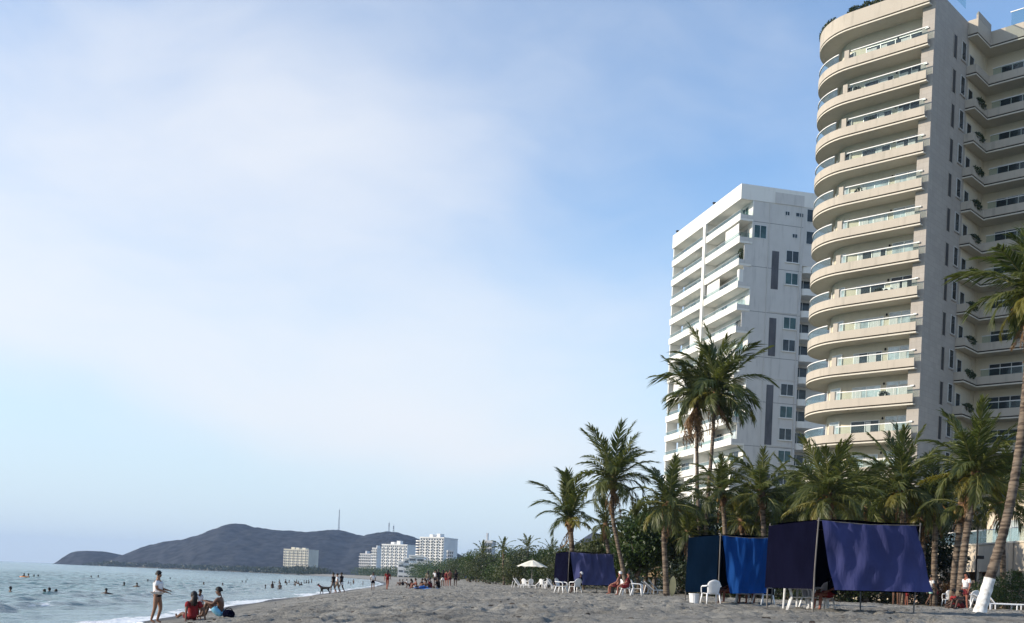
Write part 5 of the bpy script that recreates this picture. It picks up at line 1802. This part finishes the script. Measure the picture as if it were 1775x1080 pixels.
def dog(pos, yaw, label):
    V = [(0, 0, .48), (.22, 0, .46), (-.25, 0, .48), (.36, 0, .58), (.48, 0, .68), (.62, 0, .64), (-.38, 0, .56), (-.52, 0, .68)]
    rad = [.10, .125, .095, .075, .075, .035, .028, .014]
    E_ = [(0, 1), (0, 2), (1, 3), (3, 4), (4, 5), (2, 6), (6, 7)]
    for q in (-1, 1):
        i = len(V)
        V += [(.24, q * .08, .34), (.22 + .05 * q, q * .085, .17), (.25 + .08 * q, q * .085, .03)]; rad += [.055, .03, .024]
        E_ += [(1, i), (i, i + 1), (i + 1, i + 2)]
        i = len(V)
        V += [(-.22, q * .08, .36), (-.36 - .04 * q, q * .085, .19), (-.30 - .06 * q, q * .085, .03)]; rad += [.065, .032, .024]
        E_ += [(2, i), (i, i + 1), (i + 1, i + 2)]
        i = len(V)
        V += [(.45, q * .06, .77)]; rad += [.02]; E_ += [(4, i)]
    o = skin_obj('dog', V, E_, rad, 0, mat('dog_coat', (0.02, 0.017, 0.015), rough=0.7, var=0.3), None, 1.15)
    o.location = pos; o.rotation_euler = (0, 0, yaw)
    tag(o, label, 'dog')
    MB().tube([(.40 * 1.15, 0, .55 * 1.15), (.36 * 1.15, 0, .63 * 1.15)], .085 * 1.15, 10).build('collar', cl('red'), o)


dog(gp(563, 88), D(172), 'black dog walking along the water ahead of the trio')

person(gp(646, 100), D(100), 1.70, 'walk', 'person in white shirt and dark trousers walking along the wet sand', 1, 'white', ('navy', 'short'), seed=13)
person(gp(671, 93), D(80), 1.70, 'walk', 'person in a red swimsuit walking up the sand', 3, 'red', ('red', 'brief'), seed=14, long_hair=True)
person(gp(694, 150), D(190), 1.7, 'knees_up', 'seated bather, seaward of the distant pair', 1, None, ('navy', 'short'), seed=15)
person(gp(699, 148), D(170), 1.7, 'knees_up', 'seated bather, landward of the distant pair', 2, 'black', ('black', 'short'), seed=16)
person(gp(706, 160), D(190), 1.7, 'knees_up', 'distant seated bather in a white top', 1, 'white', ('navy', 'short'), seed=17)
# big group
for i, (px, Y, yaw, kind, h, sk, tp_, bt, lb) in enumerate([
        (714, 98, 190, 'knees_up', 1.7, 2, 'black', ('navy', 'short'), 'seated person in black at the seaward end of the big group'),
        (722, 92, 200, 'knees_up', 1.7, 3, None, ('white', 'short'), 'seated bather with pale shorts in the big group'),
        (729, 92, 160, 'legs_out', 1.7, 1, 'black', ('black', 'short'), 'seated person in black beside the pale-shorted bather'),
        (738, 90, 200, 'knees_up', 1.65, 0, None, ('red', 'brief'), 'seated bather in red briefs in the middle of the big group'),
        (747, 89, 170, 'knees_up', 1.75, 2, 'maroon', ('black', 'short'), 'seated person in dark red facing the middle of the group'),
        (760, 85, 150, 'cross', 1.75, 2, 'black', ('grey', 'short'), 'seated person in black behind the blue towel'),
        (741, 116, 100, 'stand', 1.7, 0, 'khaki', ('grey', 'short'), 'standing person in beige, seaward of the standing row'),
        (754, 110, 80, 'stand', 1.75, 1, 'white', ('black', 'short'), 'standing person in a white shirt in the row'),
        (759, 108, 120, 'stand', 1.78, 2, 'black', ('black', 'short'), 'standing person in black next to the white shirt'),
        (767, 114, 90, 'stand', 1.74, 1, 'black', ('white', 'short'), 'standing person in black top and white shorts'),
        (773, 113, 70, 'stand', 1.7, 3, 'maroon', ('red', 'short'), 'standing person dressed in dark red, middle of the row'),
        (779, 112, 110, 'stand', 1.78, 3, None, ('maroon', 'short'), 'standing bare-chested person in dark red shorts'),
        (789, 112, 260, 'stand', 1.74, 2, 'black', ('black', 'short'), 'standing person all in black at the landward end of the row')]):
    person(gp(px, Y), D(yaw), h, kind, lb, sk, tp_, bt, seed=40 + i, long_hair=(i % 3 == 0))
person(gp(736, 84), D(200), 1.7, 'lie', 'bather lying on a blue towel in front of the big group', 1, 'blue', ('blue', 'short'), seed=60)
tw = gp(739, 83.6)
a_, b_2 = Vector((-0.95, -0.45, 0.05)), Vector((0.95, -0.45, 0.05))
sheet(a_, b_2, a_ + Vector((0, 0.95, 0)), b_2 + Vector((0, 0.95, 0)), 20, 12, lambda u, v: Vector((0, 0, 0.035 * math.sin(11 * u + 4 * v) + 0.03 * math.sin(7 * v)))).build('towel', cl('blue'), None, tw, smooth=True)
tag(bpy.data.objects['towel'], 'blue towel spread on the sand before the big group', 'towel')

# at the shelters
person(gp(1071, 59.5), D(160), 1.74, 'chair', 'seated person in a white cap beside the small shelter', 3, None, ('maroon', 'short'), cap=cl('white'), seed=70)
person(gp(1086, 57.2), D(170), 1.70, 'chair', 'seated bather in a dark red top beside the white cap', 3, 'maroon', ('red', 'short'), seed=71)
person(gp(1004, 64), D(190), 1.70, 'chair', 'person in dark clothes sitting in the small shelter with a white cap', 2, 'navy', ('black', 'short'), cap=cl('white'), seed=72)
person(gp(1270, 39.4), D(200), 1.68, 'chair', 'person sitting behind the bright blue cloth, seaward one', 3, 'white', ('red', 'short'), seed=73)
person(gp(1298, 39.6), D(230), 1.68, 'chair', 'person sitting behind the bright blue cloth, landward one', 3, 'black', ('pink', 'short'), seed=74)
person(gp(1328, 39.0), D(180), 1.70, 'chair', 'person in red shorts sitting at the landward end of the blue shelter', 3, 'navy', ('red', 'short'), seed=75)
person(gp(1440, 30.9), D(200), 1.70, 'chair', 'person sitting behind the indigo cloth of the large shelter', 3, 'navy', ('red', 'short'), seed=76)
person(gp(1552, 52), D(250), 1.72, 'stand', 'person in a white shirt standing behind the large shelter, seaward one', 1, 'white', ('grey', 'short'), seed=77)
person(gp(1563, 51.5), D(280), 1.72, 'stand', 'person in white shirt and grey shorts standing behind the large shelter', 2, 'white', ('white', 'short'), seed=78)
person(gp(1571, 53), D(200), 1.25, 'stand', 'child in red behind the large shelter', 3, 'red', ('red', 'short'), seed=79)
person(gp(1612, 58), D(10), 1.70, 'walk', 'person in white shirt and mint shorts walking past the large shelter', 1, 'white', ('mint', 'short'), seed=80)
person(gp(1622, 59), D(20), 1.66, 'walk', 'dark-clothed person just behind the mint shorts', 2, 'black', ('maroon', 'short'), seed=81)
person(gp(1673, 47), D(200), 1.62, 'stand', 'person with a white towel standing behind the ringed trunk', 3, 'white', ('maroon', 'short'), seed=82, long_hair=True)
person(gp(1655, 46), D(180), 1.66, 'cross', 'person in red sitting at the foot of the ringed palm', 2, 'red', ('black', 'short'), seed=83)
person(gp(1668, 45), D(200), 1.60, 'knees_up', 'person in dark clothes crouched at the foot of the ringed palm', 2, 'black', ('maroon', 'short'), seed=84)

# ------------------------------------------------------------------ bathers in the sea
def swimmer(px, pyw, kind, label, group=None, seed=0, depth=1.30, yaw=None, sk=2, cap=None, top=None):
    u, v = uv_of(px, pyw)
    Y = CZ * F / -v
    X = u * Y / F
    R = random.Random(seed)
    return person(Vector((X, Y, -depth)), yaw if yaw is not None else R.uniform(0, 6.28), 1.7, kind, label, sk, top, None, seed=seed, group=group, cap=cap)


swimmer(17.5, 1029, 'stand', 'lone dark bather, nearest the edge of the picture', seed=1, depth=1.24)
swimmer(76.5, 1032, 'stand', 'seaward bather of the close trio in the near water', seed=2)
swimmer(85, 1032, 'stand', 'middle bather of the close trio, head highest', seed=3, depth=1.2)
swimmer(96.6, 1032, 'stand', 'landward bather of the close trio in the near water', seed=4)
swimmer(183.5, 1033, 'spread', 'bather with both arms spread wide over the water', seed=5, depth=1.18, yaw=D(90))
swimmer(215, 1018, 'stand', 'lone bather beyond the one with spread arms', seed=6, depth=1.2)
for k, (px, py) in enumerate(((59, 1002), (66, 1002), (158, 1003), (170, 1002))):
    swimmer(px, py, 'stand', 'distant swimmer, small dark head far out on the open water', 'distant swimmers far out', 10 + k, 1.25)
for k, (px, py) in enumerate(((41.5, 1001.5), (49, 1002.5))):
    swimmer(px, py, 'stand', ('swimmer beside an orange float, seaward one', 'swimmer beside an orange float, landward one')[k], None, 20 + k, 1.1)
swimmer(237, 1019, 'spread', 'bather with arms out, seaward of the standing person in white', seed=22, depth=1.2, yaw=D(80))
swimmer(256, 1009, 'stand', 'small far bather just beside the standing person in white', seed=23)
swimmer(295, 1005, 'stand', 'far bather right above the seated red shirt', seed=24)
swimmer(353, 1016, 'stand', 'bather seen above the small child', seed=25, depth=1.2)
swimmer(386, 1016, 'spread', 'bather seen above the bare-chested person', seed=26, depth=1.3)
for k, (px, py) in enumerate(((420, 1011), (426, 1011), (428, 1007))):
    swimmer(px, py, 'stand', 'bather in the small knot of three heads off the cream building', 'knot of three bathers', 30 + k, 1.25)
crowd = [(460, 1021), (485, 1023), (476, 1013), (484, 1013), (495, 1012), (501, 1011), (497, 1016), (510, 1015), (514, 1012), (517, 1014), (522, 1016), (527, 1012), (531, 1012), (535, 1012), (540, 1011), (519, 1017), (512, 1017)]
for k, (px, py) in enumerate(crowd):
    swimmer(px, py, 'stand', 'dark-headed bather in the crowd standing in the shallows seaward of the dog', 'crowd of bathers in the shallows', 50 + k, 0.75 + 0.5 * random.Random(k).random())
swimmer(472, 1021, 'stand', 'bather standing waist-deep, tallest of those near the crowd', seed=70, depth=0.75)
for k, (px, py, dp) in enumerate(((604, 1013), (608, 1015), (612.5, 1013), (629, 1014)) and ((604, 1013, 1.0), (608, 1015, 1.0), (612.5, 1013, 0.5), (629, 1014, 0.8))):
    swimmer(px, py, 'stand', 'bather in the shallows between the walking trio and the white-shirted walker', 'bathers beyond the walking trio', 80 + k, dp)
# orange float
u_, v_ = uv_of(45, 1002.5); Yf_ = CZ * F / -v_
fl = empty('inflatable_ring', (u_ * Yf_ / F, Yf_ - 0.5, 0.12), 0, 'orange inflatable ring between the two far swimmers', 'float')
ring = MB().tube([(0.42 * math.cos(2 * math.pi * k / 20), 0.42 * math.sin(2 * math.pi * k / 20), 0) for k in range(21)], 0.14, 8, caps=False)
ring.build('tube', mat('float_orange', (0.75, 0.25, 0.05), rough=0.35), fl, smooth=True)
MB().tube([(0.42, 0, 0.14), (0.42, 0, 0.19)], 0.02, 6).build('valve', plas, fl)

# ------------------------------------------------------------------ drift on the sand: twigs, leaf scraps, husks
RS = np.random.RandomState(77)
vs = []; fs = []; off = 0
for k in range(520):
    y = 17 + 60 * RS.rand() ** 1.4
    x = float(shore(y)) + 3.0 + 36 * RS.rand()
    z = gz(x, y) + 0.015
    a = RS.uniform(0, 3.14); L = RS.uniform(0.03, 0.11); w = RS.uniform(0.015, 0.05); h = RS.uniform(0.015, 0.05)
    c, s = math.cos(a), math.sin(a)
    q = [(-L, -w, 0), (L, -w, 0), (L, w, 0), (-L, w, 0), (-L * 0.7, 0, h), (L * 0.7, 0, h)]
    vs.append(np.array([(x + c * i - s * j, y + s * i + c * j, z + kk) for i, j, kk in q]))
    fs += [(off, off + 1, off + 5, off + 4), (off + 2, off + 3, off + 4, off + 5)]
    off += 6
o = link('beach_drift', npmesh('beach_drift', np.concatenate(vs), np.array(fs), mat('drift', (0.05, 0.038, 0.028), rough=0.95, var=0.6, scale=0.8)))
tag(o, 'scattered twigs and leaf scraps lying on the sand', 'debris', kind='stuff')
# ------------------------------------------------------------------ sea air
hm = bpy.data.materials.new('haze'); hm.use_nodes = True
N = NT(hm.node_tree)
pv = N.n('ShaderNodeVolumePrincipled')
pv.inputs['Color'].default_value = (0.50, 0.68, 1.0, 1)
pv.inputs['Density'].default_value = 0.0001
pv.inputs['Anisotropy'].default_value = 0.2
N.n('ShaderNodeOutputMaterial', i_Volume=pv.outputs[0])
hz_ = MB().box(-10500, 8500, -420, 9300, -8.0, 215).build('haze', hm)
tag(hz_, 'pale sea haze softening the hills across the bay', 'haze', kind='stuff')
